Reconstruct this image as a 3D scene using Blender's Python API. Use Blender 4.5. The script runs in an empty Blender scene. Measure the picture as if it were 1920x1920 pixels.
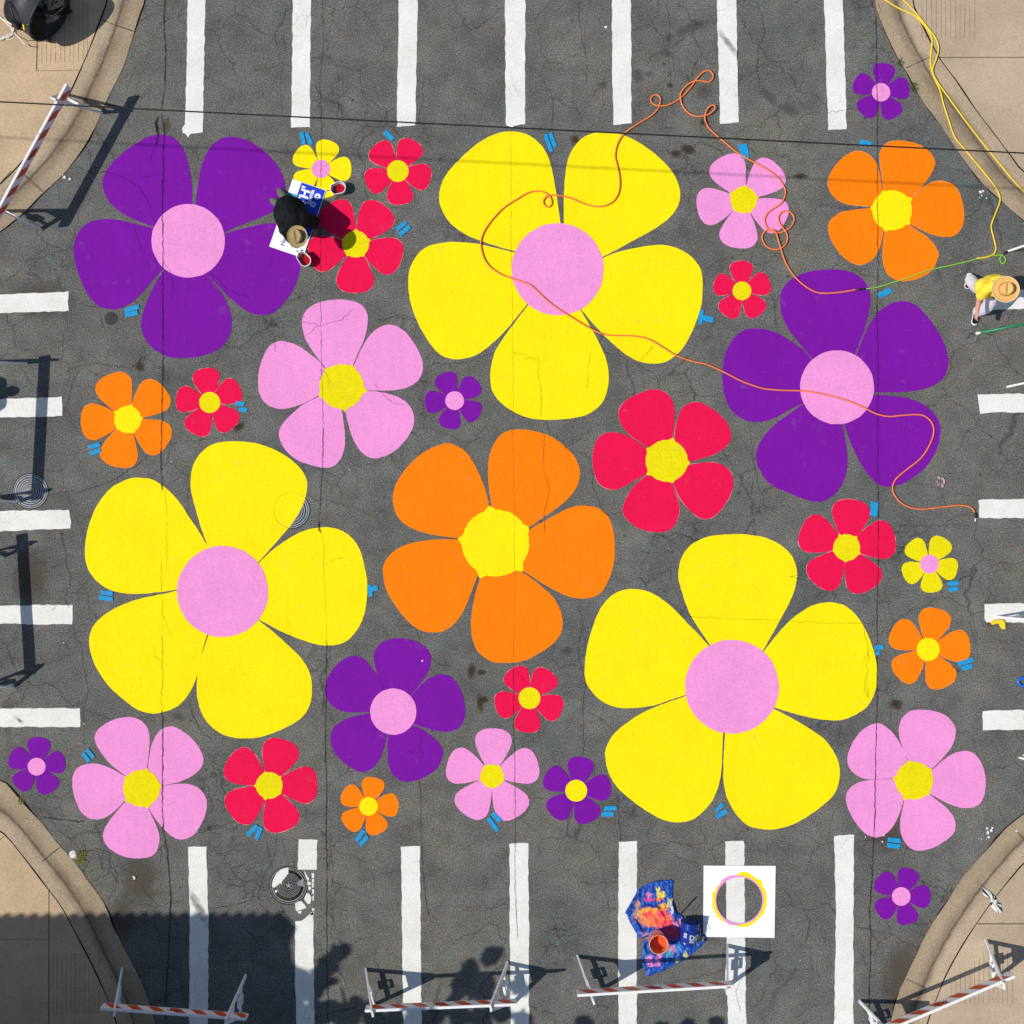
import bpy, bmesh, math, random
from mathutils import Vector, noise, Matrix
random.seed(7)
S = bpy.context.scene
COL = S.collection
PX = 115.0            # pixels of the photograph per metre on the ground
H = 20.0              # height of the camera
SUNV = (0.861, 0.174, -1.07)
rad = math.radians

def P(x, y, z=0.0):
    """ground point that the photograph shows at pixel x, y"""
    return Vector(((x-960)/PX, (960-y)/PX, z))
def Q(x, y, z):
    """point at height z that the photograph shows at pixel x, y"""
    k = (H-z)/H
    return Vector(((x-960)/PX*k, (960-y)/PX*k, z))
def n1(x, s=0.0):
    return noise.noise(Vector((x, s*7.31+0.5, 3.7)))

# ---------------------------------------------------------------- materials
def new_mat(name, rough=0.8, spec=0.3):
    m = bpy.data.materials.new(name); m.use_nodes = True
    nt = m.node_tree; b = nt.nodes['Principled BSDF']
    b.inputs['Roughness'].default_value = rough
    b.inputs['Specular IOR Level'].default_value = spec
    return m, nt, b
def nd(nt, typ, **kw):
    n = nt.nodes.new(typ)
    for k, v in kw.items():
        if hasattr(n, k): setattr(n, k, v)
        else: n.inputs[k].default_value = v
    return n
def rgb(c): return (c[0], c[1], c[2], 1.0)
def geo_pos(nt): return nt.nodes.new('ShaderNodeNewGeometry').outputs['Position']
def obj_pos(nt): return nt.nodes.new('ShaderNodeTexCoord').outputs['Object']
def noise_tex(nt, vec, scale, detail=4, rough=0.6):
    n = nd(nt, 'ShaderNodeTexNoise'); n.inputs['Scale'].default_value = scale
    n.inputs['Detail'].default_value = detail; n.inputs['Roughness'].default_value = rough
    nt.links.new(vec, n.inputs['Vector']); return n.outputs['Fac']
def ramp(nt, fac, stops):
    r = nd(nt, 'ShaderNodeValToRGB'); e = r.color_ramp.elements
    while len(e) < len(stops): e.new(0.5)
    for el, (p, c) in zip(e, stops):
        el.position = p
        el.color = (c, c, c, 1) if isinstance(c, (int, float)) else rgb(c)
    nt.links.new(fac, r.inputs['Fac']); return r.outputs['Color']
def mix(nt, fac, a, b, typ='MIX'):
    n = nd(nt, 'ShaderNodeMix', data_type='RGBA', blend_type=typ)
    for sock, v in ((n.inputs[0], fac), (n.inputs[6], a), (n.inputs[7], b)):
        if isinstance(v, (int, float)): sock.default_value = v
        elif isinstance(v, tuple): sock.default_value = rgb(v)
        else: nt.links.new(v, sock)
    return n.outputs[2]
def math_n(nt, op, a, b=0.0):
    n = nd(nt, 'ShaderNodeMath', operation=op)
    for sock, v in ((n.inputs[0], a), (n.inputs[1], b)):
        if isinstance(v, (int, float)): sock.default_value = v
        else: nt.links.new(v, sock)
    return n.outputs[0]
def bump(nt, b, height, strength=0.3, dist=0.01):
    n = nd(nt, 'ShaderNodeBump'); n.inputs['Strength'].default_value = strength
    n.inputs['Distance'].default_value = dist
    nt.links.new(height, n.inputs['Height']); nt.links.new(n.outputs['Normal'], b.inputs['Normal'])

def simple(name, c, rough=0.6, spec=0.3, var=0.12, scale=14, metal=0.0, bmp=0.0):
    m, nt, b = new_mat(name, rough, spec)
    b.inputs['Metallic'].default_value = metal
    p = obj_pos(nt)
    f = noise_tex(nt, p, scale, 5)
    lo = tuple(max(0, v*(1-var)) for v in c); hi = tuple(min(1, v*(1+var)) for v in c)
    nt.links.new(ramp(nt, f, [(0.3, lo), (0.7, hi)]), b.inputs['Base Color'])
    if bmp: bump(nt, b, noise_tex(nt, p, scale*3, 4), bmp, 0.006)
    return m

def asphalt_mat():
    m, nt, b = new_mat('asphalt', 0.92, 0.25)
    p = geo_pos(nt)
    big = noise_tex(nt, p, 0.28, 5, 0.6)
    col = ramp(nt, big, [(0.3, (0.132, 0.125, 0.107)), (0.5, (0.126, 0.125, 0.113)), (0.7, (0.108, 0.114, 0.111))])
    mid = noise_tex(nt, p, 2.6, 5, 0.65)
    col = mix(nt, 1.0, col, ramp(nt, mid, [(0.3, 0.74), (0.55, 1.0), (0.75, 1.18)]), 'MULTIPLY')
    fine = noise_tex(nt, p, 47, 1, 0.5)
    col = mix(nt, 1.0, col, ramp(nt, fine, [(0.28, 0.48), (0.5, 1.0), (0.72, 1.55)]), 'MULTIPLY')
    wide = noise_tex(nt, p, 0.75, 4, 0.55)
    col = mix(nt, 1.0, col, ramp(nt, wide, [(0.3, (0.83, 0.83, 0.84)), (0.5, (1, 1, 1)), (0.7, (1.17, 1.15, 1.10))]), 'MULTIPLY')
    tint = noise_tex(nt, p, 7, 3, 0.6)
    col = mix(nt, 1.0, col, ramp(nt, tint, [(0.35, (1.07, 0.98, 0.93)), (0.5, (1, 1, 1)), (0.65, (0.93, 1.02, 1.04))]), 'MULTIPLY')
    # pale stones in the worn surface
    v = nd(nt, 'ShaderNodeTexVoronoi', feature='F1'); v.inputs['Scale'].default_value = 27
    nt.links.new(p, v.inputs['Vector'])
    stone = ramp(nt, v.outputs['Distance'], [(0.12, 1.0), (0.30, 0.0)])
    pick = nd(nt, 'ShaderNodeSeparateColor'); nt.links.new(v.outputs['Color'], pick.inputs[0])
    keep = ramp(nt, pick.outputs[0], [(0.84, 0.0), (0.90, 1.0)])
    st = mix(nt, 1.0, stone, keep, 'MULTIPLY')
    stf = nd(nt, 'ShaderNodeRGBToBW'); nt.links.new(st, stf.inputs[0])
    col = mix(nt, math_n(nt, 'MULTIPLY', stf.outputs[0], 0.75), col, (0.30, 0.30, 0.28))
    # tar drips
    v2 = nd(nt, 'ShaderNodeTexVoronoi', feature='F1'); v2.inputs['Scale'].default_value = 3.1
    nt.links.new(p, v2.inputs['Vector'])
    d2 = ramp(nt, v2.outputs['Distance'], [(0.05, 0.45), (0.11, 1.0)])
    pk = nd(nt, 'ShaderNodeSeparateColor'); nt.links.new(v2.outputs['Color'], pk.inputs[0])
    kk = ramp(nt, pk.outputs[1], [(0.76, 1.0), (0.80, 0.0)])
    d3 = mix(nt, kk, d2, (1.0, 1.0, 1.0))
    col = mix(nt, 1.0, col, d3, 'MULTIPLY')
    # fine hair cracks in some areas
    wob = nd(nt, 'ShaderNodeTexNoise'); wob.inputs['Scale'].default_value = 3.5; wob.inputs['Detail'].default_value = 4
    nt.links.new(p, wob.inputs['Vector'])
    vm = nd(nt, 'ShaderNodeVectorMath', operation='MULTIPLY_ADD'); vm.inputs[1].default_value = (0.35, 0.35, 0.0)
    nt.links.new(wob.outputs['Color'], vm.inputs[0]); nt.links.new(p, vm.inputs[2])
    vc = nd(nt, 'ShaderNodeTexVoronoi', feature='DISTANCE_TO_EDGE'); vc.inputs['Scale'].default_value = 1.15
    nt.links.new(vm.outputs[0], vc.inputs['Vector'])
    line = ramp(nt, vc.outputs['Distance'], [(0.004, 1.0), (0.013, 0.0)])
    area = ramp(nt, noise_tex(nt, p, 0.42, 3), [(0.40, 0.0), (0.52, 1.0)])
    lf = mix(nt, 1.0, line, area, 'MULTIPLY')
    va = nd(nt, 'ShaderNodeTexVoronoi', feature='DISTANCE_TO_EDGE'); va.inputs['Scale'].default_value = 4.2
    nt.links.new(vm.outputs[0], va.inputs['Vector'])
    l2 = mix(nt, 1.0, ramp(nt, va.outputs['Distance'], [(0.012, 1.0), (0.045, 0.0)]), ramp(nt, noise_tex(nt, p, 0.55, 3), [(0.56, 0.0), (0.64, 1.0)]), 'MULTIPLY')
    lf = mix(nt, 1.0, lf, l2, 'ADD')
    bw = nd(nt, 'ShaderNodeRGBToBW'); nt.links.new(lf, bw.inputs[0])
    col = mix(nt, math_n(nt, 'MULTIPLY', bw.outputs[0], 0.52), col, (0.028, 0.027, 0.025))
    nt.links.new(col, b.inputs['Base Color'])
    bump(nt, b, fine, 0.35, 0.008)
    return m

def paint_mat(name, c, wear=0.0):
    """traffic paint over rough asphalt"""
    m, nt, b = new_mat(name, 0.8, 0.08)
    p = geo_pos(nt)
    f = noise_tex(nt, p, 50, 1, 0.5)
    lo = tuple(v*0.90 for v in c); hi = tuple(min(0.97, v*1.07) for v in c)
    col = ramp(nt, f, [(0.3, lo), (0.62, hi)])
    g = noise_tex(nt, p, 1.3, 4, 0.6)
    col = mix(nt, 0.6, col, ramp(nt, g, [(0.3, 0.88), (0.65, 1.0)]), 'MULTIPLY')
    mp = nd(nt, 'ShaderNodeMapping'); mp.inputs['Rotation'].default_value = (0, 0, 0.6 if wear == 0 else 1.1); mp.inputs['Scale'].default_value = (9, 1.6, 1)
    nt.links.new(p, mp.inputs['Vector'])
    col = mix(nt, 1.0, col, ramp(nt, noise_tex(nt, mp.outputs[0], 1.0, 4, 0.6), [(0.3, 0.955), (0.55, 1.0), (0.75, 1.015)]), 'MULTIPLY')
    dirt = noise_tex(nt, p, 3.1, 6, 0.7)
    col = mix(nt, ramp(nt, dirt, [(0.60, 0.0), (0.80, 0.30)]), col, (0.20, 0.18, 0.14))
    chip = noise_tex(nt, p, 24, 6, 0.72)
    t = 0.75 - wear
    col = mix(nt, ramp(nt, chip, [(t, 0.0), (t+0.03, 1.0)]), col, (0.10, 0.10, 0.09))
    nt.links.new(col, b.inputs['Base Color'])
    bump(nt, b, f, 0.18, 0.006)
    return m

def stripe_mat():
    m, nt, b = new_mat('crosswalk_paint', 0.75, 0.25)
    p = geo_pos(nt)
    f = noise_tex(nt, p, 30, 4, 0.7)
    col = ramp(nt, f, [(0.3, (0.66, 0.65, 0.60)), (0.6, (0.785, 0.78, 0.735))])
    g = noise_tex(nt, p, 1.7, 5, 0.65)
    col = mix(nt, 0.8, col, ramp(nt, g, [(0.3, (0.86, 0.84, 0.80)), (0.6, (1, 1, 1))]), 'MULTIPLY')
    wob = nd(nt, 'ShaderNodeTexNoise'); wob.inputs['Scale'].default_value = 6
    nt.links.new(p, wob.inputs['Vector'])
    vm = nd(nt, 'ShaderNodeVectorMath', operation='MULTIPLY_ADD'); vm.inputs[1].default_value = (0.18, 0.18, 0)
    nt.links.new(wob.outputs['Color'], vm.inputs[0]); nt.links.new(p, vm.inputs[2])
    vc = nd(nt, 'ShaderNodeTexVoronoi', feature='DISTANCE_TO_EDGE'); vc.inputs['Scale'].default_value = 4.5
    nt.links.new(vm.outputs[0], vc.inputs['Vector'])
    line = ramp(nt, vc.outputs['Distance'], [(0.008, 0.30), (0.022, 0.0)])
    area = ramp(nt, noise_tex(nt, p, 0.9, 3), [(0.46, 0.0), (0.6, 1.0)])
    bw = nd(nt, 'ShaderNodeRGBToBW'); nt.links.new(mix(nt, 1.0, line, area, 'MULTIPLY'), bw.inputs[0])
    col = mix(nt, bw.outputs[0], col, (0.20, 0.19, 0.17))
    chip = noise_tex(nt, p, 20, 6, 0.72)
    col = mix(nt, ramp(nt, chip, [(0.70, 0.0), (0.73, 0.8)]), col, (0.20, 0.195, 0.18))
    nt.links.new(col, b.inputs['Base Color'])
    bump(nt, b, f, 0.3, 0.006)
    return m

def concrete_mat(name, c, dark, speck=0.6, uvstain=False):
    m, nt, b = new_mat(name, 0.9, 0.2)
    p = geo_pos(nt)
    g = noise_tex(nt, p, 0.9, 6, 0.62)
    col = ramp(nt, g, [(0.32, tuple(v*0.80 for v in c)), (0.55, c), (0.75, tuple(v*1.10 for v in c))])
    f = noise_tex(nt, p, 45, 4, 0.75)
    col = mix(nt, speck, col, ramp(nt, f, [(0.3, 0.55), (0.52, 1.0), (0.70, 1.35)]), 'MULTIPLY')
    h = noise_tex(nt, p, 5, 5, 0.7)
    col = mix(nt, ramp(nt, h, [(0.62, 0.0), (0.78, 0.45)]), col, dark)
    if uvstain:
        uv = nt.nodes.new('ShaderNodeUVMap').outputs[0]
        sx = nd(nt, 'ShaderNodeSeparateXYZ'); nt.links.new(uv, sx.inputs[0])
        w = math_n(nt, 'ADD', sx.outputs[1], math_n(nt, 'MULTIPLY', math_n(nt, 'SUBTRACT', noise_tex(nt, p, 2.2, 4), 0.5), 0.35))
        col = mix(nt, ramp(nt, sx.outputs[1], [(0.56, 0.0), (0.62, 1.0)]), col, mix(nt, 1.0, col, (1.22, 1.24, 1.27), 'MULTIPLY'))
        flow = math_n(nt, 'ADD', sx.outputs[1], math_n(nt, 'MULTIPLY', math_n(nt, 'SUBTRACT', noise_tex(nt, p, 9, 4), 0.5), 0.10))
        fl = nd(nt, 'ShaderNodeRGBToBW'); nt.links.new(ramp(nt, flow, [(0.505, 0.0), (0.535, 0.75), (0.56, 0.75), (0.60, 0.0)]), fl.inputs[0])
        col = mix(nt, fl.outputs[0], col, tuple(v*0.8 for v in dark))
        band = ramp(nt, w, [(0.26, 0.0), (0.48, 0.66), (0.60, 0.60), (0.76, 0.0)])
        patch = ramp(nt, noise_tex(nt, p, 1.2, 4), [(0.35, 0.25), (0.6, 1.0)])
        bw = nd(nt, 'ShaderNodeRGBToBW'); nt.links.new(mix(nt, 1.0, band, patch, 'MULTIPLY'), bw.inputs[0])
        col = mix(nt, bw.outputs[0], col, dark)
        st = nd(nt, 'ShaderNodeTexVoronoi', feature='F1'); st.inputs['Scale'].default_value = 38
        nt.links.new(p, st.inputs['Vector'])
        pick = nd(nt, 'ShaderNodeSeparateColor'); nt.links.new(st.outputs['Color'], pick.inputs[0])
        s2 = mix(nt, 1.0, ramp(nt, st.outputs['Distance'], [(0.12, 1.0), (0.28, 0.0)]), ramp(nt, pick.outputs[0], [(0.78, 0.0), (0.84, 1.0)]), 'MULTIPLY')
        bw2 = nd(nt, 'ShaderNodeRGBToBW'); nt.links.new(s2, bw2.inputs[0])
        col = mix(nt, math_n(nt, 'MULTIPLY', bw2.outputs[0], 0.7), col, (0.56, 0.48, 0.36))
    nt.links.new(col, b.inputs['Base Color'])
    bump(nt, b, f, 0.35, 0.006)
    return m

def decal_mat(name, c, strength, scale, streak=False):
    """a thin stain that lets the surface below show through; uv.x = 0 at the middle, 1 at the edge"""
    m, nt, b = new_mat(name, 0.9, 0.1)
    b.inputs['Base Color'].default_value = rgb(c)
    out = nt.nodes['Material Output']
    tr = nt.nodes.new('ShaderNodeBsdfTransparent'); mx = nt.nodes.new('ShaderNodeMixShader')
    uv = nt.nodes.new('ShaderNodeUVMap').outputs[0]
    sx = nd(nt, 'ShaderNodeSeparateXYZ'); nt.links.new(uv, sx.inputs[0])
    p = geo_pos(nt)
    n = noise_tex(nt, p, scale, 6, 0.7)
    a = math_n(nt, 'SUBTRACT', math_n(nt, 'ADD', 0.45, n), sx.outputs[0])
    f = ramp(nt, a, [(0.22, 0.0), (0.75, strength)])
    if streak:
        w = nd(nt, 'ShaderNodeTexWave', wave_type='BANDS'); w.inputs['Scale'].default_value = 3.4
        w.inputs['Distortion'].default_value = 2.5; w.inputs['Detail'].default_value = 3
        nt.links.new(uv, w.inputs['Vector']); w.bands_direction = 'Y'
        f = mix(nt, 1.0, f, ramp(nt, w.outputs['Fac'], [(0.25, 0.15), (0.7, 1.0)]), 'MULTIPLY')
    bw = nd(nt, 'ShaderNodeRGBToBW'); nt.links.new(f, bw.inputs[0])
    nt.links.new(bw.outputs[0], mx.inputs[0]); nt.links.new(tr.outputs[0], mx.inputs[1])
    nt.links.new(b.outputs[0], mx.inputs[2]); nt.links.new(mx.outputs[0], out.inputs['Surface'])
    return m

def crack_mat():
    m, nt, b = new_mat('crack', 1.0, 0.0)
    b.inputs['Base Color'].default_value = (0.018, 0.016, 0.014, 1)
    out = nt.nodes['Material Output']
    tr = nt.nodes.new('ShaderNodeBsdfTransparent'); mx = nt.nodes.new('ShaderNodeMixShader')
    f = ramp(nt, noise_tex(nt, geo_pos(nt), 5, 4), [(0.30, 0.25), (0.55, 0.72)])
    bw = nd(nt, 'ShaderNodeRGBToBW'); nt.links.new(f, bw.inputs[0])
    nt.links.new(bw.outputs[0], mx.inputs[0]); nt.links.new(tr.outputs[0], mx.inputs[1])
    nt.links.new(b.outputs[0], mx.inputs[2]); nt.links.new(mx.outputs[0], out.inputs['Surface'])
    return m

M = {}
M['asphalt'] = asphalt_mat()
M['yellow'] = paint_mat('yellow_paint', (0.93, 0.745, 0.004))
M['lemon'] = paint_mat('lemon_paint', (0.77, 0.66, 0.004))
M['purple'] = paint_mat('purple_paint', (0.185, 0.008, 0.325))
M['pink'] = paint_mat('pink_paint', (0.80, 0.285, 0.60))
M['orange'] = paint_mat('orange_paint', (0.93, 0.205, 0.003))
M['red'] = paint_mat('red_paint', (0.77, 0.007, 0.068))
M['primer'] = paint_mat('primer_edge', (0.62, 0.40, 0.34), 0.1)
M['stripe'] = stripe_mat()
M['walk'] = concrete_mat('tan_concrete', (0.535, 0.390, 0.245), (0.27, 0.195, 0.12), 0.6)
M['walk_grey'] = concrete_mat('grey_tan_concrete', (0.47, 0.365, 0.255), (0.24, 0.18, 0.12), 0.5)
M['gutter'] = concrete_mat('gutter_concrete', (0.360, 0.275, 0.182), (0.105, 0.082, 0.058), 0.9, True)
M['crack'] = crack_mat()
M['stain'] = decal_mat('oil_stain', (0.035, 0.033, 0.029), 0.28, 9)
M['rust'] = decal_mat('rust_stain', (0.050, 0.034, 0.018), 0.7, 9)
M['soil'] = decal_mat('soil_stain', (0.100, 0.078, 0.060), 0.55, 6)
M['joint'] = simple('dark_joint', (0.016, 0.014, 0.011), 0.95, 0.05, 0.4, 20)
M['scuff'] = decal_mat('tyre_scuff', (0.03, 0.03, 0.03), 0.75, 9, True)
M['tape'] = simple('blue_tape', (0.012, 0.275, 0.56), 0.7, 0.2, 0.35, 45)
M['white_plastic'] = simple('white_plastic', (0.78, 0.78, 0.77), 0.5, 0.4, 0.05, 6)
M['white_board'] = simple('white_board', (0.84, 0.85, 0.86), 0.5, 0.35, 0.02, 4)
M['sheet_orange'] = simple('orange_reflective_sheeting', (0.62, 0.085, 0.012), 0.45, 0.4, 0.12, 10)
M['black'] = simple('black_plastic', (0.012, 0.013, 0.015), 0.45, 0.4, 0.2, 8)
M['fan_shell'] = simple('dark_grey_drum_paint', (0.024, 0.027, 0.033), 0.55, 0.4, 0.15, 5)
M['metal'] = simple('galvanised_metal', (0.42, 0.43, 0.44), 0.45, 0.5, 0.2, 20, 0.8)
M['iron'] = simple('cast_iron', (0.13, 0.133, 0.137), 0.55, 0.5, 0.3, 20, 0.2, 0.3)
M['iron_rim'] = simple('worn_iron_rim', (0.36, 0.38, 0.40), 0.5, 0.5, 0.25, 20, 0.2, 0.2)
M['iron_dark'] = simple('dark_dirt', (0.040, 0.036, 0.028), 0.95, 0.1, 0.4, 18)
M['cord_orange'] = simple('orange_cord', (0.86, 0.20, 0.045), 0.5, 0.4, 0.08, 5)
M['cord_yellow'] = simple('yellow_cord', (0.80, 0.55, 0.02), 0.5, 0.4, 0.08, 5)
M['cord_green'] = simple('green_cord', (0.22, 0.55, 0.05), 0.5, 0.4, 0.08, 5)
M['cord_white'] = simple('white_cord', (0.66, 0.62, 0.52), 0.5, 0.4, 0.08, 5)
M['wire'] = simple('black_wire', (0.010, 0.010, 0.011), 0.6, 0.3, 0.1, 5)
M['sign_blue'] = simple('sign_blue', (0.006, 0.035, 0.52), 0.45, 0.4, 0.1, 8)
M['teal'] = simple('sign_teal', (0.02, 0.30, 0.40), 0.45, 0.4, 0.1, 8)
M['navy'] = simple('sign_navy', (0.02, 0.09, 0.24), 0.45, 0.4, 0.1, 8)
M['sign_green'] = simple('sign_green', (0.04, 0.42, 0.10), 0.45, 0.4, 0.1, 8)
M['sign_pale'] = simple('sign_pale_blue', (0.45, 0.60, 0.85), 0.45, 0.4, 0.1, 8)
M['cloth_black'] = simple('black_cloth', (0.0095, 0.011, 0.014), 0.95, 0.1, 0.5, 9, 0, 0.9)
M['cloth_white'] = simple('white_cloth', (0.70, 0.70, 0.72), 0.9, 0.15, 0.06, 10, 0, 0.5)
M['cloth_yellow'] = simple('yellow_cloth', (0.84, 0.66, 0.055), 0.9, 0.15, 0.1, 10, 0, 0.5)
M['cloth_grey'] = simple('grey_cloth', (0.10, 0.10, 0.11), 0.9, 0.15, 0.2, 10, 0, 0.4)
M['skin'] = simple('skin', (0.62, 0.31, 0.21), 0.6, 0.35, 0.06, 10)
M['skin_dark'] = simple('brown_skin', (0.30, 0.11, 0.06), 0.6, 0.35, 0.06, 10)
M['straw'] = simple('straw', (0.72, 0.43, 0.14), 0.8, 0.2, 0.14, 60, 0, 0.4)
M['straw_edge'] = simple('straw_edge', (0.82, 0.66, 0.40), 0.8, 0.2, 0.1, 60, 0, 0.3)
M['felt'] = simple('tan_felt', (0.36, 0.27, 0.125), 0.9, 0.1, 0.12, 30, 0, 0.2)
M['shoe_olive'] = simple('olive_shoe', (0.12, 0.13, 0.10), 0.8, 0.2, 0.2, 20)
M['hair'] = simple('dark_hair', (0.03, 0.018, 0.01), 0.6, 0.3, 0.3, 30)
M['pail_red'] = simple('red_wet_paint', (0.36, 0.002, 0.010), 0.25, 0.5, 0.1, 8)  # red lowered so the shade inside the pails is in the colour
M['bucket_blue'] = simple('blue_bucket', (0.004, 0.028, 0.26), 0.35, 0.5, 0.08, 8)
M['wet_orange'] = simple('orange_wet_paint', (0.78, 0.10, 0.015), 0.2, 0.5, 0.2, 14)
M['wood'] = simple('painted_wood', (0.20, 0.09, 0.05), 0.7, 0.2, 0.3, 14)
M['green_pole'] = simple('green_pole', (0.008, 0.20, 0.075), 0.4, 0.5, 0.1, 10)
M['yellow_plastic'] = simple('yellow_plastic', (0.82, 0.62, 0.02), 0.4, 0.5, 0.1, 10)
M['blue_plastic'] = simple('blue_plastic', (0.01, 0.12, 0.55), 0.4, 0.5, 0.1, 10)
M['petal_pale'] = simple('pale_petal', (0.78, 0.55, 0.62), 0.7, 0.2, 0.3, 40)
M['paper'] = simple('paper', (0.70, 0.70, 0.68), 0.8, 0.2, 0.1, 20)
M['weed'] = simple('dry_weed', (0.20, 0.19, 0.045), 0.8, 0.2, 0.4, 30)
M['weed_green'] = simple('green_weed', (0.06, 0.10, 0.025), 0.8, 0.2, 0.4, 30)
M['leaf'] = simple('tree_leaf', (0.055, 0.095, 0.028), 0.6, 0.3, 0.4, 3)
M['bark'] = simple('tree_bark', (0.11, 0.085, 0.06), 0.9, 0.2, 0.3, 8, 0, 0.6)
M['stucco'] = simple('stucco', (0.52, 0.44, 0.33), 0.9, 0.2, 0.08, 3, 0, 0.3)
M['tile'] = simple('roof_tile', (0.34, 0.13, 0.07), 0.85, 0.2, 0.25, 5, 0, 0.3)
M['glass'] = simple('window_glass', (0.03, 0.04, 0.05), 0.08, 0.6, 0.1, 1)
M['frame'] = simple('window_frame', (0.55, 0.53, 0.48), 0.6, 0.3, 0.05, 3)

# ---------------------------------------------------------------- objects
def origin_of(o):
    v = Vector((0, 0, 0))
    while o is not None:
        v += o.location; o = o.parent
    return v
def link(name, bm, mats, parent=None, loc=None, smooth=False):
    """one mesh object; bm holds world coordinates"""
    base = origin_of(parent) if parent else (Vector(loc) if loc is not None else Vector((0, 0, 0)))
    bmesh.ops.translate(bm, verts=bm.verts, vec=-base)
    me = bpy.data.meshes.new(name); bm.normal_update(); bm.to_mesh(me); bm.free()
    if smooth:
        for f in me.polygons: f.use_smooth = True
    for m in (mats if isinstance(mats, list) else [mats]): me.materials.append(m)
    o = bpy.data.objects.new(name, me); COL.objects.link(o)
    if parent: o.parent = parent
    else: o.location = base
    return o
def tag(o, label, cat, group=None):
    o['label'] = label; o['category'] = cat
    if group: o['group'] = group
    return o
def thing(name, label, cat, loc, group=None):
    o = bpy.data.objects.new(name, None); COL.objects.link(o); o.location = loc
    o.empty_display_size = 0.1
    return tag(o, label, cat, group)
def struct(o): o['kind'] = 'structure'; return o

def poly(bm, pts, mat=0):
    f = bm.faces.new([bm.verts.new(p) for p in pts]); f.material_index = mat
    if f.calc_area() > 0:
        f.normal_update()
        if f.normal.z < 0: f.normal_flip()
    return f
def prism(bm, pts, z0, z1, mat=0):
    """upright prism over an outline (list of x, y)"""
    n = len(pts)
    ar = sum(pts[i][0]*pts[(i+1) % n][1]-pts[(i+1) % n][0]*pts[i][1] for i in range(n))
    if ar < 0: pts = pts[::-1]
    lo = [bm.verts.new((p[0], p[1], z0)) for p in pts]; hi = [bm.verts.new((p[0], p[1], z1)) for p in pts]
    fs = [bm.faces.new(hi), bm.faces.new(lo[::-1])]
    for i in range(n):
        j = (i+1) % n; fs.append(bm.faces.new((lo[i], lo[j], hi[j], hi[i])))
    for f in fs: f.material_index = mat
def box(bm, c, ex, ey, ez, mat=0):
    """box with centre c and half-axis vectors"""
    c = Vector(c); ex = Vector(ex); ey = Vector(ey); ez = Vector(ez)
    v = [bm.verts.new(c+sx*ex+sy*ey+sz*ez) for sz in (-1, 1) for sy in (-1, 1) for sx in (-1, 1)]
    for q in ((0, 2, 3, 1), (4, 5, 7, 6), (0, 1, 5, 4), (2, 6, 7, 3), (0, 4, 6, 2), (1, 3, 7, 5)):
        f = bm.faces.new([v[i] for i in q]); f.material_index = mat
def frame_of(d):
    d = d.normalized(); up = Vector((0, 0, 1)) if abs(d.z) < 0.95 else Vector((1, 0, 0))
    a = d.cross(up).normalized(); return a, a.cross(d).normalized()
def bar(bm, a, b, w, t, side=None, mat=0):
    """rectangular bar from a to b, full width w along side, full thickness t"""
    a = Vector(a); b = Vector(b); d = b-a
    s = Vector(side) if side is not None else frame_of(d)[0]
    s = (s-d*(s.dot(d)/d.dot(d))).normalized(); n = s.cross(d).normalized()
    box(bm, (a+b)/2, d/2, s*w/2, n*t/2, mat)
def tube(bm, pts, r, seg=8, cap=True, mat=0):
    pts = [Vector(p) for p in pts]; rings = []
    n = len(pts); A = None
    for i, p in enumerate(pts):
        d = (pts[min(i+1, n-1)]-pts[max(i-1, 0)])
        if d.length < 1e-9: d = Vector((0, 0, 1))
        d.normalize()
        if A is None: A, _ = frame_of(d)
        A = (A-d*A.dot(d)).normalized(); B = d.cross(A)
        rr = r[i] if isinstance(r, (list, tuple)) else r
        rings.append([bm.verts.new(p+(A*math.cos(t)+B*math.sin(t))*rr) for t in [2*math.pi*k/seg for k in range(seg)]])
    for i in range(n-1):
        for k in range(seg):
            j = (k+1) % seg
            f = bm.faces.new((rings[i][k], rings[i][j], rings[i+1][j], rings[i+1][k])); f.material_index = mat; f.smooth = True
    if cap:
        f = bm.faces.new(rings[0][::-1]); f.material_index = mat
        f = bm.faces.new(rings[-1]); f.material_index = mat
def lathe(bm, prof, c=(0, 0, 0), seg=32, ax=None, mat=0, sx=1.0, sy=1.0):
    """prof: list of (radius, height); ax: (X, Y, Z) axis vectors"""
    c = Vector(c); X, Y, Z = ax if ax else (Vector((1, 0, 0)), Vector((0, 1, 0)), Vector((0, 0, 1)))
    rings = []
    for r, h in prof:
        if r < 1e-6: rings.append([bm.verts.new(c+Z*h)])
        else: rings.append([bm.verts.new(c+Z*h+X*(r*sx*math.cos(2*math.pi*k/seg))+Y*(r*sy*math.sin(2*math.pi*k/seg))) for k in range(seg)])
    for a, b in zip(rings, rings[1:]):
        for k in range(seg):
            j = (k+1) % seg
            if len(a) == 1 and len(b) == 1: continue
            if len(a) == 1: f = bm.faces.new((a[0], b[j], b[k]))
            elif len(b) == 1: f = bm.faces.new((a[k], a[j], b[0]))
            else: f = bm.faces.new((a[k], a[j], b[j], b[k]))
            f.material_index = mat; f.smooth = True
def ball(bm, c, r, sc=(1, 1, 1), seg=14, rot=None):
    c = Vector(c)
    m = Matrix.Translation(c) @ (rot.to_4x4() if rot else Matrix()) @ Matrix.Diagonal((sc[0]*r, sc[1]*r, sc[2]*r, 1))
    bmesh.ops.create_uvsphere(bm, u_segments=seg, v_segments=max(6, seg//2), radius=1.0, matrix=m)
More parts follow.
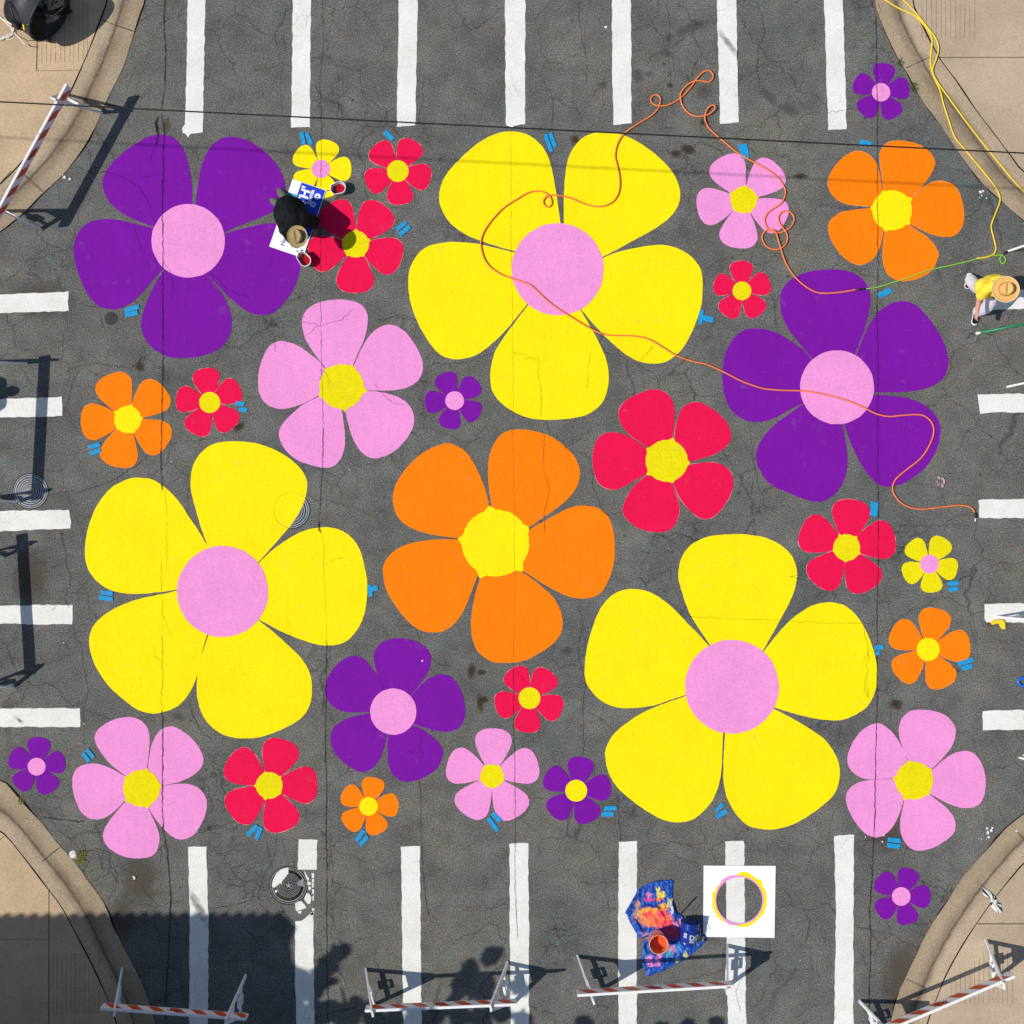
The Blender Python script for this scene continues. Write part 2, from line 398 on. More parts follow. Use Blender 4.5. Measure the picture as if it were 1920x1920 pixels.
def catmull(pts, sub=6, closed=False):
    out = []; n = len(pts); pts = [Vector(p) for p in pts]
    rng = range(n) if closed else range(n-1)
    for i in rng:
        p0 = pts[(i-1) % n] if closed else pts[max(i-1, 0)]; p1 = pts[i]; p2 = pts[(i+1) % n]
        p3 = pts[(i+2) % n] if closed else pts[min(i+2, n-1)]
        for k in range(sub):
            t = k/sub
            out.append(0.5*((2*p1)+(p2-p0)*t+(2*p0-5*p1+4*p2-p3)*t*t+(3*p1-p0-3*p2+p3)*t**3))
    if not closed: out.append(pts[-1])
    return out
def ribbon(bm, pts, w, z, mat=0):
    """flat line of width w (list or number)"""
    n = len(pts); L = []
    for i, p in enumerate(pts):
        d = Vector(pts[min(i+1, n-1)][:2])-Vector(pts[max(i-1, 0)][:2])
        if d.length < 1e-9: d = Vector((1, 0))
        d.normalize(); s = Vector((-d.y, d.x)); ww = (w[i] if isinstance(w, list) else w)/2
        zz = z if z is not None else p[2]
        L.append((bm.verts.new((p[0]+s.x*ww, p[1]+s.y*ww, zz)), bm.verts.new((p[0]-s.x*ww, p[1]-s.y*ww, zz))))
    for a, b in zip(L, L[1:]):
        f = bm.faces.new((a[0], a[1], b[1], b[0])); f.material_index = mat
        if f.normal.z < 0: pass
def text_mesh(bm, s, mat_world, size=1.0, mat=0, ext=0.0):
    cu = bpy.data.curves.new('lettering', 'FONT'); cu.body = s; cu.size = size; cu.extrude = ext
    cu.align_x = 'CENTER'; cu.align_y = 'CENTER'
    o = bpy.data.objects.new('lettering', cu); COL.objects.link(o)
    dg = bpy.context.evaluated_depsgraph_get()
    me = o.evaluated_get(dg).to_mesh().copy()
    n0 = len(bm.verts); f0 = len(bm.faces)
    bm.from_mesh(me); bm.verts.ensure_lookup_table(); bm.faces.ensure_lookup_table()
    bmesh.ops.transform(bm, matrix=mat_world, verts=bm.verts[n0:])
    for f in bm.faces[f0:]: f.material_index = mat
    bpy.data.objects.remove(o); bpy.data.curves.remove(cu); bpy.data.meshes.remove(me)
SKY, SUN, EXPO = 0.085, 3.6, 0.2
# ================================================================ the setting
bm = bmesh.new(); poly(bm, [(-160, -160, 0), (160, -160, 0), (160, 160, 0), (-160, 160, 0)])
road = struct(link('road', bm, M['asphalt']))

CR = [  # long joints, width in metres, then pixel points
 (0.022, [(310,-200),(310,0),(307,50),(311,100),(308,170),(303,205)]),
 (0.060, [(298,218),(293,235),(297,252)]), (0.035,[(297,250),(293,272)]),
 (0.024, [(304,215),(308,250),(307,275),(306,330),(305,400),(306,470),(305,540),(306,620),(305,700),(304,780),(302,860),(304,920)]),
 (0.006, [(311,915),(312,1000),(313,1070)]),
 (0.009, [(303,1050),(302,1080),(304,1150)]), (0.006, [(304,1150),(304,1190)]), (0.012, [(304,1190),(305,1240),(304,1330)]),
 (0.026, [(304,1330),(305,1380),(305,1450),(304,1510),(307,1560),(314,1600),(320,1680),(318,1760),(312,1850),(311,1920),(311,2300)]),
 (0.012, [(606,-200),(604,0),(606,90),(599,150),(603,220),(602,317),(601,420),(601,560),(603,690),(606,800)]),
 (0.017, [(606,800),(605,870),(601,930),(598,975)]), (0.04,[(598,975),(597,992),(602,1000)]),
 (0.0065, [(604,1000),(608,1030),(606,1060),(609,1100),(612,1200)]),
 (0.019, [(612,1200),(611,1300),(610,1400),(612,1480),(611,1560),(613,1640),(612,1720),(615,1920)]),
 (0.006, [(957,240),(958,340),(958,440),(961,600),(962,800),(964,1000),(965,1130),(962,1240)]),
 (0.015, [(962,1240),(963,1300),(962,1370),(965,1430),(966,1560),(965,1640),(970,1760)]),
 (0.018, [(1642,30),(1643,120),(1645,220),(1644,300),(1646,480),(1644,600),(1646,700),(1645,830),(1646,940),(1646,1050),(1644,1140),(1644,1260),(1643,1360),(1641,1440)]),
 (0.022, [(1641,1440),(1640,1520),(1637,1590),(1634,1650),(1630,1710),(1632,1760),(1630,1850),(1629,1920),(1628,2300)]),
 (0.014, [(120,700),(135,690),(160,683),(185,682),(215,686),(245,692),(258,680),(270,665)]), (0.012,[(150,690),(135,720),(130,745),(118,775)]),
 (0.010, [(118,775),(130,790),(145,805)]), (0.012,[(258,690),(262,710)]), (0.010,[(280,690),(305,690),(316,705),(310,725)]), (0.010,[(268,675),(282,660)]),
 (0.014, [(92,930),(115,923),(150,922),(175,913),(205,905),(230,888),(262,868),(282,848)]),
 (0.014, [(114,992),(118,1020),(125,1040),(124,1060),(132,1080),(130,1100),(121,1120),(130,1140)]),
 (0.013, [(137,1170),(140,1195),(152,1210),(155,1240),(160,1270),(165,1295),(160,1320),(155,1330),(157,1365),(158,1400)]),
 (0.010, [(70,1278),(100,1285),(115,1300),(135,1325)]), (0.011,[(158,1330),(190,1342),(208,1350)]),
 (0.010, [(57,1058),(90,1055)]), (0.009,[(95,1067),(110,1058),(124,1056)]),
 (0.014, [(277,-5),(290,8),(305,10),(315,-6)]), (0.012,[(266,20),(280,10)]), (0.009,[(255,120),(245,150),(238,168)]),
 (0.013, [(137,310),(165,320),(178,325),(195,322),(225,330),(245,340),(262,355),(275,370),(285,395)]), (0.010,[(262,335),(280,330),(296,325)]),
 (0.012, [(250,420),(260,450),(266,470)]), (0.013,[(318,505),(325,540),(322,560)]), (0.009,[(395,510),(430,545),(470,560)]),
 (0.012, [(516,430),(512,470),(508,500)]), (0.015,[(500,590),(520,578),(540,565),(560,558),(590,550)]), (0.010,[(507,590),(512,620),(516,660)]),
 (0.012, [(780,600),(760,590),(740,592),(720,600),(700,598)]), (0.010,[(560,600),(600,612),(640,600),(662,580)]),
 (0.012, [(800,690),(815,680),(850,682),(875,680),(900,668),(925,662)]), (0.014,[(845,692),(842,680)]),
 (0.009, [(700,720),(735,755),(760,760)]), (0.011,[(860,840),(880,828),(905,820)]), (0.010,[(890,820),(905,808)]),
 (0.014, [(1024,788),(1030,815)]), (0.011,[(1035,815),(1057,828),(1060,845),(1095,850),(1108,862),(1110,890),(1113,915),(1122,940),(1128,958),(1150,975)]),
 (0.010, [(1020,815),(1019,880),(1030,920),(1020,960),(1022,1000)]),
 (0.011, [(1250,740),(1270,735),(1300,738),(1320,745),(1340,742),(1356,738)]), (0.010,[(1208,730),(1203,700),(1198,680)]),
 (0.010, [(1120,1165),(1095,1180),(1082,1190)]), (0.013,[(1092,1170),(1085,1200),(1084,1230),(1098,1280),(1092,1320),(1094,1400),(1090,1420)]),
 (0.010, [(1098,1330),(1130,1350),(1152,1375)]),
 (0.009, [(783,1340),(792,1360),(786,1400),(795,1420)]), (0.015,[(785,1462),(790,1500),(788,1530),(790,1560),(793,1640),(800,1700),(806,1720)]),
 (0.013, [(1158,1490),(1160,1530),(1163,1580)]), (0.007,[(1280,1155),(1310,1158),(1355,1160),(1440,1162),(1480,1165),(1560,1168),(1618,1168),(1643,1172)]),
 (0.010, [(1625,1175),(1640,1160)]), (0.010,[(1620,1180),(1628,1220),(1624,1270),(1628,1310)]),
 (0.010, [(1510,1085),(1510,1088),(1480,1082)]), (0.012,[(1670,988),(1700,986),(1740,987),(1780,984),(1820,986)]),
 (0.012, [(320,1695),(340,1690),(356,1685)]), (0.013,[(391,1704),(430,1698),(470,1688),(478,1665)]), (0.010,[(370,1556),(410,1554),(440,1553),(452,1545)]),
 (0.014, [(160,1597),(180,1592),(205,1597),(208,1625),(200,1640),(168,1655)]), (0.013,[(178,1595),(168,1615),(156,1635)]), (0.013,[(182,1597),(190,1612),(195,1640)]),
 (0.012, [(196,1594),(190,1610)]), (0.012,[(206,1632),(214,1645),(218,1658)]), (0.013,[(300,1588),(303,1605),(298,1625)]), (0.012,[(180,1540),(178,1552),(190,1570),(188,1592)]),
 (0.018, [(72,1532),(110,1536),(158,1541)]),
 (0.011, [(500,1575),(508,1620),(495,1640),(482,1680),(490,1700),(520,1720),(550,1740)]), (0.010,[(518,1560),(516,1600),(505,1630)]), (0.010,[(560,1590),(548,1610),(555,1640)]),
 (0.010, [(490,1560),(520,1575),(545,1572),(560,1580)]), (0.010,[(535,1600),(530,1575)]), (0.010,[(520,1705),(535,1715),(530,1735)]),
 (0.012, [(619,1560),(620,1600),(625,1640),(618,1680),(624,1720),(620,1760)]),
 (0.009, [(1260,1600),(1280,1612),(1310,1620),(1330,1590)]), (0.009,[(1435,1570),(1440,1600),(1405,1592)]),(0.010,[(1088,1655),(1110,1658),(1160,1652)]),
 (0.009, [(1085,0),(1086,40),(1092,80),(1100,110),(1098,160)]), (0.011,[(1418,0),(1428,30),(1432,60),(1420,100),(1418,130),(1425,160)]),
 (0.012, [(1383,60),(1382,110),(1384,170),(1385,228)]), (0.009,[(1540,212),(1525,210),(1500,222),(1490,240)]), (0.009,[(1550,212),(1590,205),(1615,205)]),
 (0.008, [(1250,0),(1255,50),(1252,100),(1258,160),(1262,220)]), (0.012,[(1645,34),(1652,20),(1646,5)]),
 (0.009, [(530,220),(525,160),(535,90),(528,40)]), (0.009,[(750,420),(762,440),(790,430)]), (0.010,[(1355,480),(1330,500),(1320,520)]),
 (0.009, [(1412,470),(1405,490),(1425,500)]), (0.008,[(1404,800),(1412,850),(1415,880),(1408,930)]),
 (0.012, [(1615,1785),(1622,1810),(1631,1824)]), (0.009,[(1606,1740),(1618,1738),(1630,1745)]), (0.010,[(1388,1900),(1380,1860),(1386,1840)]),
 (0.008, [(1105,660),(1103,700),(1100,730)]), (0.008,[(1010,660),(1008,700),(1015,740),(1014,780)]), (0.007,[(960,660),(1000,672),(1005,680)]),
]
bm = bmesh.new()
def crackline(w, pts, jit=1.6):
    out = []
    for a, b in zip(pts, pts[1:]):
        L = math.hypot(b[0]-a[0], b[1]-a[1]); n = max(1, int(L/3.5))
        for k in range(n):
            t = k/n; x = a[0]+(b[0]-a[0])*t; y = a[1]+(b[1]-a[1])*t
            out.append((x+n1(y*0.11+x*0.07, 1)*jit*1.6+random.uniform(-jit, jit)*0.75, y+n1(x*0.11-y*0.05, 2)*jit*1.4+random.uniform(-jit, jit)*0.7))
    out.append(pts[-1])
    ws = [w*(0.62+0.55*abs(n1(p[0]*0.05+p[1]*0.08, 5))+random.uniform(-.12, .12)) for p in out]
    ws[0] *= .3; ws[-1] *= .25
    ribbon(bm, [P(*p) for p in out], ws, 0.0125)
for w, pts in CR: crackline(w*(0.95 if w > .016 else .72), pts, .75 if abs(pts[-1][1]-pts[0][1]) > 160 else 1.6)
for i in range(46):      # short side cracks off the long ones
    w, pts = random.choice(CR); a = random.choice(pts)
    if not (40 < a[0] < 1880 and 0 < a[1] < 1920): continue
    ang = random.uniform(0, 6.28); p = [a]
    for k in range(random.randint(2, 5)):
        ang += random.uniform(-.7, .7); p.append((p[-1][0]+math.cos(ang)*9, p[-1][1]+math.sin(ang)*9))
    crackline(0.006, p)
link('crack', bm, M['crack'], road)

def decals(name, mat, items, z, parent=None):
    bm = bmesh.new(); uvl = bm.loops.layers.uv.new('UVMap')
    for (x, y, rx, ry, ang) in items:
        c = bm.verts.new(P(x, y, z)); n = 20; ring = []
        for k in range(n):
            t = 2*math.pi*k/n; dx = math.cos(t)*rx; dy = math.sin(t)*ry
            ca, sa = math.cos(rad(ang)), math.sin(rad(ang))
            ring.append(bm.verts.new(P(x+dx*ca-dy*sa, y+dx*sa+dy*ca, z)))
        z += 0.00004
        for k in range(n):
            f = bm.faces.new((c, ring[(k+1) % n], ring[k]))
            for l in f.loops: l[uvl].uv = (0.0, 0.5) if l.vert is c else (1.0, 0.5)
    return link(name, bm, mat, parent)
decals('oil_stain', M['stain'], [(1288,55,45,16,-25),(1310,45,30,16,0),(1255,70,16,14,0),(1250,100,16,12,0),(1195,142,26,22,0),(1216,138,16,8,0),(1130,158,16,10,0),
    (1320,170,30,24,20),(1440,180,44,18,45),(1480,205,30,18,30),(1400,265,14,8,0),(1370,175,16,10,0),(1245,120,10,8,0),
    (335,1345,22,12,10),(1540,1000,30,20,0),(1118,1250,14,14,0),(1062,1220,20,14,0),(1855,1170,20,10,0),(1390,1040,20,14,0),
    (1700,60,20,30,0)], 0.0020, road)
decals('soil_stain', M['soil'], [(262,1650,62,75,0),(230,1720,40,70,0),(313,232,11,26,5),(1660,1560,60,60,0),(1690,1830,60,120,10),(1320,1260,60,40,0),(60,1080,60,90,0),(80,560,90,60,0)], 0.0012, road)
decals('rust_stain', M['rust'], [(884,1258,14,22,10),(902,1260,16,8,0),(900,1320,11,28,-8),(908,1312,12,12,0),(1078,262,14,16,0),(1290,280,24,14,15),(1268,288,16,12,0),(1680,1320,22,16,0),
    (262,688,14,16,0),(448,800,20,12,-30),(1320,230,14,10,0),(1255,160,10,8,0),(1360,150,14,8,0),(1500,330,20,10,0)], 0.0028, road)

# ---------------------------------------------------------------- pavements
def resample(pts, n):
    pts = [Vector((p[0], p[1])) for p in catmull([(a, b, 0) for a, b in pts], 5)]
    L = [0]
    for a, b in zip(pts, pts[1:]): L.append(L[-1]+(b-a).length)
    out = []; j = 0
    for i in range(n):
        t = L[-1]*i/(n-1)
        while j < len(pts)-2 and L[j+1] < t: j += 1
        u = 0 if L[j+1] == L[j] else (t-L[j])/(L[j+1]-L[j])
        out.append(pts[j]+(pts[j+1]-pts[j])*min(1, u))
    return out
ZS = 0.030
def corner(edge, joint, far, mat, label, joints, grooves, cracks):
    e0 = edge[3][0]*.01; E = resample(edge, 90); J = resample(joint, 90)
    bm = bmesh.new(); 
    ring = [Q(p.x, p.y, ZS) for p in J] + [P(f[0], f[1], ZS) for f in far]
    poly(bm, ring)
    walk = struct(link('sidewalk', bm, mat))
    bm = bmesh.new(); uvl = bm.loops.layers.uv.new('UVMap'); rows = []
    prof = [(0, 0.004), (0.2, 0.006), (0.42, 0.007), (0.52, 0.010), (0.66, 0.022), (0.8, 0.029), (1.0, ZS+0.001)]
    for i, (e, j) in enumerate(zip(E, J)):
        e = e + Vector((n1(i*0.35, e.x), n1(i*0.35, e.y)))*1.6
        rows.append([bm.verts.new(P(*(e+(j-e)*t), z)) for t, z in prof])
    for i in range(len(rows)-1):
        for k in range(len(prof)-1):
            f = bm.faces.new((rows[i][k], rows[i+1][k], rows[i+1][k+1], rows[i][k+1]))
            for l, uv in zip(f.loops, ((i, k), (i+1, k), (i+1, k+1), (i, k+1))): l[uvl].uv = (uv[0]/20, prof[uv[1]][0])
            if f.calc_center_median().z and f.normal.z < 0: pass
    bmesh.ops.recalc_face_normals(bm, faces=bm.faces)
    if sum(f.normal.z for f in bm.faces) < 0: bmesh.ops.reverse_faces(bm, faces=bm.faces)
    link('curb_and_gutter', bm, M['gutter'], walk, smooth=True)
    bm = bmesh.new()
    ribbon(bm, [P(p.x, p.y) for p in J], [0.019+0.014*n1(i*.4, 3) for i in range(90)], ZS+0.003)
    ribbon(bm, [P(p.x+n1(i*.9, 8)*1.2, p.y+n1(i*.9, 9)*1.2) for i, p in enumerate(E)], [0.004+0.045*max(0, n1(i*.55, 4+e0)) for i in range(90)], 0.0126)
    for a, b, w in joints: ribbon(bm, [P(*a), P(*b)], w, ZS+0.003)
    link('joint', bm, M['joint'], walk)
    if grooves:
        bm = bmesh.new()
        for x, y0, y1 in grooves: ribbon(bm, [P(x, y0), P(x+random.uniform(-1, 1), y1)], 0.0052, ZS+0.0028)
        link('groove', bm, M['crack'], walk)
    if cracks:
        bm2 = bmesh.new()
        for pts in cracks: ribbon(bm2, [P(*p) for p in pts], 0.012, ZS+0.0045)
        link('gutter_joint', bm2, M['crack'], walk)
    return walk
corner([(290,-700),(290,-300),(285,-100),(272,0),(265,20),(252,60),(235,117),(220,150),(197,195),(180,237),(155,282),(135,307),(110,337),(82,362),(50,395),(0,435),(-60,465),(-160,480),(-400,485),(-800,485)],
       [(215,-700),(216,-300),(214,-100),(202,0),(190,37),(165,102),(130,180),(95,235),(62,282),(30,318),(0,347),(-60,385),(-160,405),(-400,408),(-800,408)],
       [(-2600,408),(-2600,-2600),(215,-2600)], M['walk'], '', [((71,75),(70,134),.012),((0,347),(22,322),.010),((70,134),(150,133),.006),((71,75),(71,-200),.010),((-800,133),(0,133),.01)],
       [(80+8.6*i, -60, 119-i*.3) for i in range(11)], [[(190,37),(215,48),(251,60)],[(44,327),(56,338),(80,360)]])
corner([(-800,1445),(-400,1445),(-160,1446),(-60,1450),(0,1462),(25,1482),(50,1512),(82,1547),(112,1585),(140,1615),(172,1660),(200,1702),(215,1740),(240,1790),(262,1832),(280,1877),(292,1920),(297,2000),(300,2200),(300,2700)],
       [(-800,1530),(-400,1530),(-160,1530),(-60,1535),(0,1556),(37,1595),(92,1667),(117,1700),(145,1752),(175,1810),(200,1865),(220,1920),(230,2000),(232,2200),(232,2700)],
       [(232,4500),(-2600,4500),(-2600,1530)], M['walk'], '', [((93,1667),(93,2200),.010),((0,1575),(9,1567),.008),((-800,1760),(93,1760),.004)],
       [(100+8.6*i, 1785, 1900) for i in range(11)], [[(80,1614),(95,1602),(112,1588)]])
corner([(1640,-700),(1640,-300),(1640,-100),(1640,0),(1645,25),(1665,75),(1680,105),(1702,142),(1725,185),(1755,225),(1782,265),(1810,305),(1840,345),(1880,380),(1920,415),(1990,455),(2100,470),(2400,475),(2800,475)],
       [(1706,-700),(1706,-300),(1706,-100),(1710,0),(1727,45),(1760,110),(1790,150),(1827,205),(1865,255),(1895,295),(1920,325),(1990,375),(2100,395),(2400,398),(2800,398)],
       [(4500,398),(4500,-2600),(1706,-2600)], M['walk_grey'], '', [((1760,109),(2500,108),.010)],
       [(1727+9*i, -60, 74) for i in range(12)], [[(1698,128),(1720,118),(1742,108)]])
corner([(2800,1452),(2400,1452),(2100,1455),(1990,1475),(1920,1525),(1877,1560),(1849,1594),(1807,1642),(1776,1687),(1740,1744),(1717,1789),(1695,1837),(1680,1871),(1671,1907),(1664,1960),(1660,2200),(1660,2700)],
       [(2800,1530),(2400,1530),(2100,1534),(1990,1560),(1920,1616),(1890,1650),(1864,1682),(1832,1727),(1800,1776),(1770,1832),(1755,1871),(1738,1916),(1732,1960),(1728,2200),(1728,2700)],
       [(1728,4500),(4500,4500),(4500,1530)], M['walk_grey'], '', [((1831,1731),(2500,1731),.012),((1905,1560),(1925,1578),.008)],
       [(1782+8.8*i, 1783+max(0, 8-i)*7, 1880) for i in range(14)], [[(1697,1835),(1715,1843),(1735,1852)]])

# ---------------------------------------------------------------- crosswalk
def rag(quad, jit=0.9, step=9):
    out = []
    n = len(quad)
    for i in range(n):
        a, b = quad[i], quad[(i+1) % n]; L = math.hypot(b[0]-a[0], b[1]-a[1]); m = max(1, int(L/step))
        for k in range(m):
            t = k/m
            out.append((a[0]+(b[0]-a[0])*t+random.uniform(-jit, jit), a[1]+(b[1]-a[1])*t+random.uniform(-jit, jit)))
    return out
STR = [
 ('far left', 'top', [(352,-110),(352,0),(350,120),(347,232),(342,240),(343,249),(348,250),(353,258),(357,251),(380,249),(383,120),(385,0),(385,-110)]),
 ('second from the left', 'top', [(550,-110),(549,0),(546,240),(581,238),(583,0),(584,-110)]),
 ('third from the left', 'top', [(748,-110),(748,0),(744,238),(779,236),(783,0),(784,-110)]),
 ('middle', 'top', [(947,-110),(947,0),(948,235),(956,237),(960,241),(964,236),(984,233),(985,0),(985,-110)]),
 ('third from the right', 'top', [(1146,-110),(1147,0),(1148,140),(1150,234),(1184,232),(1183,0),(1182,-110)]),
 ('second from the right', 'top', [(1343,-110),(1344,0),(1347,120),(1350,232),(1386,229),(1382,100),(1381,0),(1380,-110)]),
 ('far right', 'top', [(1544,-110),(1545,0),(1549,130),(1553,244),(1587,242),(1584,120),(1580,0),(1579,-110)]),
 ('far left', 'bottom', [(353,1588),(387,1587),(391,1730),(390,1920),(390,2010),(355,2010),(355,1920),(356,1730)]),
 ('second from the left', 'bottom', [(553,1728),(565,1727),(588,1709),(588,1800),(590,1920),(590,2010),(555,2010),(555,1920),(553,1800)]),
 ('third from the left', 'bottom', [(752,1588),(787,1586),(789,1740),(790,1920),(790,2010),(756,2010),(756,1920),(754,1740)]),
 ('middle', 'bottom', [(955,1582),(990,1580),(992,1750),(992,1920),(992,2010),(958,2010),(957,1920),(956,1750)]),
 ('third from the right', 'bottom', [(1160,1578),(1194,1576),(1194,1760),(1194,1920),(1194,2010),(1160,2010),(1160,1920),(1159,1750)]),
 ('second from the right', 'bottom', [(1360,1577),(1395,1576),(1397,1750),(1399,1920),(1399,2010),(1366,2010),(1365,1920),(1362,1750)]),
 ('far right', 'bottom', [(1564,1567),(1601,1564),(1600,1740),(1600,1920),(1600,2010),(1564,2010),(1564,1918),(1567,1730)]),
 ('topmost', 'left', [(-190,553),(0,552),(128,547),(128,583),(0,587),(-190,587)]),
 ('second from the top', 'left', [(-190,748),(0,748),(116,744),(117,780),(0,783),(-190,784)]),
 ('middle', 'left', [(-190,959),(0,958),(130,956),(133,978),(132,991),(0,996),(-190,996)]),
 ('second from the bottom', 'left', [(-190,1135),(0,1135),(136,1134),(136,1170),(90,1171),(0,1169),(-190,1169)]),
 ('bottommost', 'left', [(-190,1328),(0,1328),(149,1328),(151,1363),(0,1363),(-190,1363)]),
 ('topmost', 'right', [(1843,546),(1920,543),(2110,542),(2110,579),(1920,579),(1844,581)]),
 ('second from the top', 'right', [(1833,740),(1870,739),(1920,738),(2110,738),(2110,774),(1920,774),(1880,773),(1837,775)]),
 ('middle', 'right', [(1834,937),(1920,935),(2110,934),(2110,970),(1920,971),(1837,972)]),
 ('second from the bottom', 'right', [(1846,1132),(1920,1131),(2110,1130),(2110,1167),(1920,1167),(1850,1167),(1846,1160)]),
 ('bottommost', 'right', [(1842,1333),(1920,1331),(2110,1330),(2110,1367),(1920,1368),(1843,1369)]),
]
EXTRA = {('far left','bottom'):'black skid marks across its sunlit end', ('second from the right','top'):'tyre skid mark across it', ('second from the left','bottom'):'crumbled end by the manhole',
         ('topmost','right'):'walking person in yellow beside it', ('second from the right','bottom'):'white stencil board lying on it', ('third from the right','bottom'):'blue painted tarp beside it',
         ('second from the bottom','right'):'yellow plastic elbow on its edge', ('middle','left'):'manhole right above it', ('third from the right','top'):'dark smudge at its right edge',
         ('far left','top'):'dripped blob at its lower end', ('bottommost','left'):'dark scratch on it'}
for which, row, q in STR:
    bm = bmesh.new(); poly(bm, [P(x, y, 0.004) for x, y in rag(q)])
    chips = []
    if (which, row) == ('second from the left', 'bottom'):
        poly(bm, [P(x, y, 0.004) for x, y in rag([(560,1574),(595,1574),(594,1631),(558,1630)], .7)])
        for ch in ([(570,1631),(576,1642),(580,1648),(577,1652),(572,1641)],[(584,1637),(589,1637),(589,1646),(585,1646)],[(576,1652),(584,1655),(583,1659),(577,1660)],[(578,1661),(584,1664),(581,1669),(578,1668)],
                   [(585,1648),(589,1648),(589,1654),(585,1655)],[(585,1656),(589,1656),(588,1664),(585,1664)],[(585,1667),(589,1667),(589,1675),(586,1677)],[(575,1674),(580,1676),(584,1683),(582,1694),(577,1695),(570,1686)],
                   [(553,1694),(560,1690),(566,1690),(572,1697),(575,1702),(565,1706),(555,1708)],[(558,1708),(566,1708),(564,1713),(559,1712)],[(585,1702),(590,1704),(589,1708),(585,1707)],[(582,1711),(589,1709),(588,1715),(582,1716)],[(586,1680),(589,1678),(588,1690),(586,1688)]):
            poly(bm, [P(x, y, 0.004) for x, y in ch])
    st = link('crosswalk_stripe', bm, M['stripe'], None, P(sum(a for a, b in q)/len(q), sum(b for a, b in q)/len(q)))
    lab = f'{which} white stripe of the {row} row'
    if (which, row) in EXTRA: lab += ', ' + EXTRA[(which, row)]
    tag(st, lab, 'road marking', f'white crosswalk stripes along the {row} edge')
    sc = {('far left','bottom'): ((372,1700),(12,52),-32), ('second from the right','top'): ((1366,82),(9,46),-38), ('bottommost','left'): ((36,1350),(5,16),-55)}.get((which, row))
    if sc:
        bm = bmesh.new(); uvl = bm.loops.layers.uv.new('UVMap'); (cx, cy), (hx, hy), ang = sc
        ca, sa = math.cos(rad(ang)), math.sin(rad(ang)); g = {}
        for i in range(5):
            for j in range(9):
                u = -1+i/2; v = -1+j/4; x = cx+u*hx*ca-v*hy*sa; y = cy+u*hx*sa+v*hy*ca
                x0, x1 = (min(a for a, b in q)+3, max(a for a, b in q)-3)
                g[i, j] = (bm.verts.new(P(min(max(x, x0), x1), y, 0.0062)), (max(abs(u), abs(v)), u))
        for i in range(4):
            for j in range(8):
                ks = [(i, j), (i+1, j), (i+1, j+1), (i, j+1)]
                try: f = bm.faces.new([g[k][0] for k in ks])
                except ValueError: continue
                for l, k in zip(f.loops, ks): l[uvl].uv = g[k][1]
        link('tyre_mark', bm, M['scuff'], st)
# ================================================================ painted flowers
zc = [0.0042]
def znext():
    zc[0] += 0.00002; return zc[0]
def smooth_outline(pts, C):
    """open outline of one petal (starts and ends at the middle disc)"""
    c = catmull([(a, b, 0) for a, b in pts], 5); out = []
    for i, p in enumerate(c):
        out.append((p.x+n1(p.x*.21+p.y*.17, 11)*.55+random.uniform(-.22, .22), p.y+n1(p.x*.19-p.y*.23, 12)*.55+random.uniform(-.22, .22)))
    for q in (pts[-1], pts[0]): out.append((q[0]+(C[0]-q[0])*.45, q[1]+(C[1]-q[1])*.45))
    return out
TPL = [(1.0,0),(1.0,5),(.998,10),(.99,14),(.972,18.2),(.94,22),(.888,25.6),(.825,28.2),(.745,30),(.65,31.4),(.52,32.9),(.42,33.8),(.33,34.6),(.24,35)]
def template_petal(C, R, ang, w=1.0):
    L = [(C[0]+math.sin(rad(ang-a*w))*R*r, C[1]-math.cos(rad(ang-a*w))*R*r) for r, a in reversed(TPL)]
    Rr = [(C[0]+math.sin(rad(ang+a*w))*R*r, C[1]-math.cos(rad(ang+a*w))*R*r) for r, a in TPL[1:]]
    return L+Rr
def disc_outline(C, r, gaps, spiky):
    out = []; n = 90
    for k in range(n):
        t = 360*k/n; rr = r*(1+.012*n1(k*.35, C[0]))
        if spiky:
            rr *= 1+.02*n1(k*.9, C[1])
            for i, g in enumerate(gaps):
                d = abs((t-g+180) % 360-180)
                if d < 9: rr += r*(.10+.09*((i*7+int(C[0])) % 4)/3)*(1-d/9)
        out.append((C[0]+math.sin(rad(t))*rr, C[1]-math.cos(rad(t))*rr))
    return out
def flower(label, group, petal_c, disc_c, C, r, petals, spiky=False, gaps=None):
    root = thing('painted_flower', label, 'painted flower', P(C[0], C[1], 0), group)
    if gaps is None:
        gaps = []
        for i, p in enumerate(petals):
            a = p[-1]; gaps.append(math.degrees(math.atan2(a[0]-C[0], -(a[1]-C[1]))))
    for p in petals:
        z = znext(); o = smooth_outline(p, C)
        bm = bmesh.new()
        poly(bm, [P(x, y, z) for x, y in o])
        if petal_c == 'red' or (petal_c == 'orange' and r < 45):      # pale undercoat showing along the edge
            cx = sum(a for a, b in o)/len(o); cy = sum(b for a, b in o)/len(o); oo = []
            for k, (x, y) in enumerate(o):
                d = math.hypot(x-cx, y-cy); e = max(0.0, .22+1.25*n1(k*.16, cx)) if petal_c == 'red' else max(0, 1.2*n1(k*.2, cx))
                oo.append((x+(x-cx)/d*e, y+(y-cy)/d*e))
            poly(bm, [P(x, y, z-0.0018) for x, y in oo], 1)
        link('petal', bm, [M[petal_c], M['primer']], root)
    bm = bmesh.new(); poly(bm, [P(x, y, 0.0088) for x, y in disc_outline(C, r, gaps, spiky)])
    link('flower_center', bm, M['lemon' if disc_c == 'yellow' and petal_c in ('pink', 'red') else disc_c], root)
def big(label, group, pc, dc, s, off, C, r, petals, spiky=False):
    f = lambda p: (off[0]+p[0]/s, off[1]+p[1]/s)
    flower(label, group, pc, dc, f(C), r/s, [[f(q) for q in p] for p in petals], spiky)
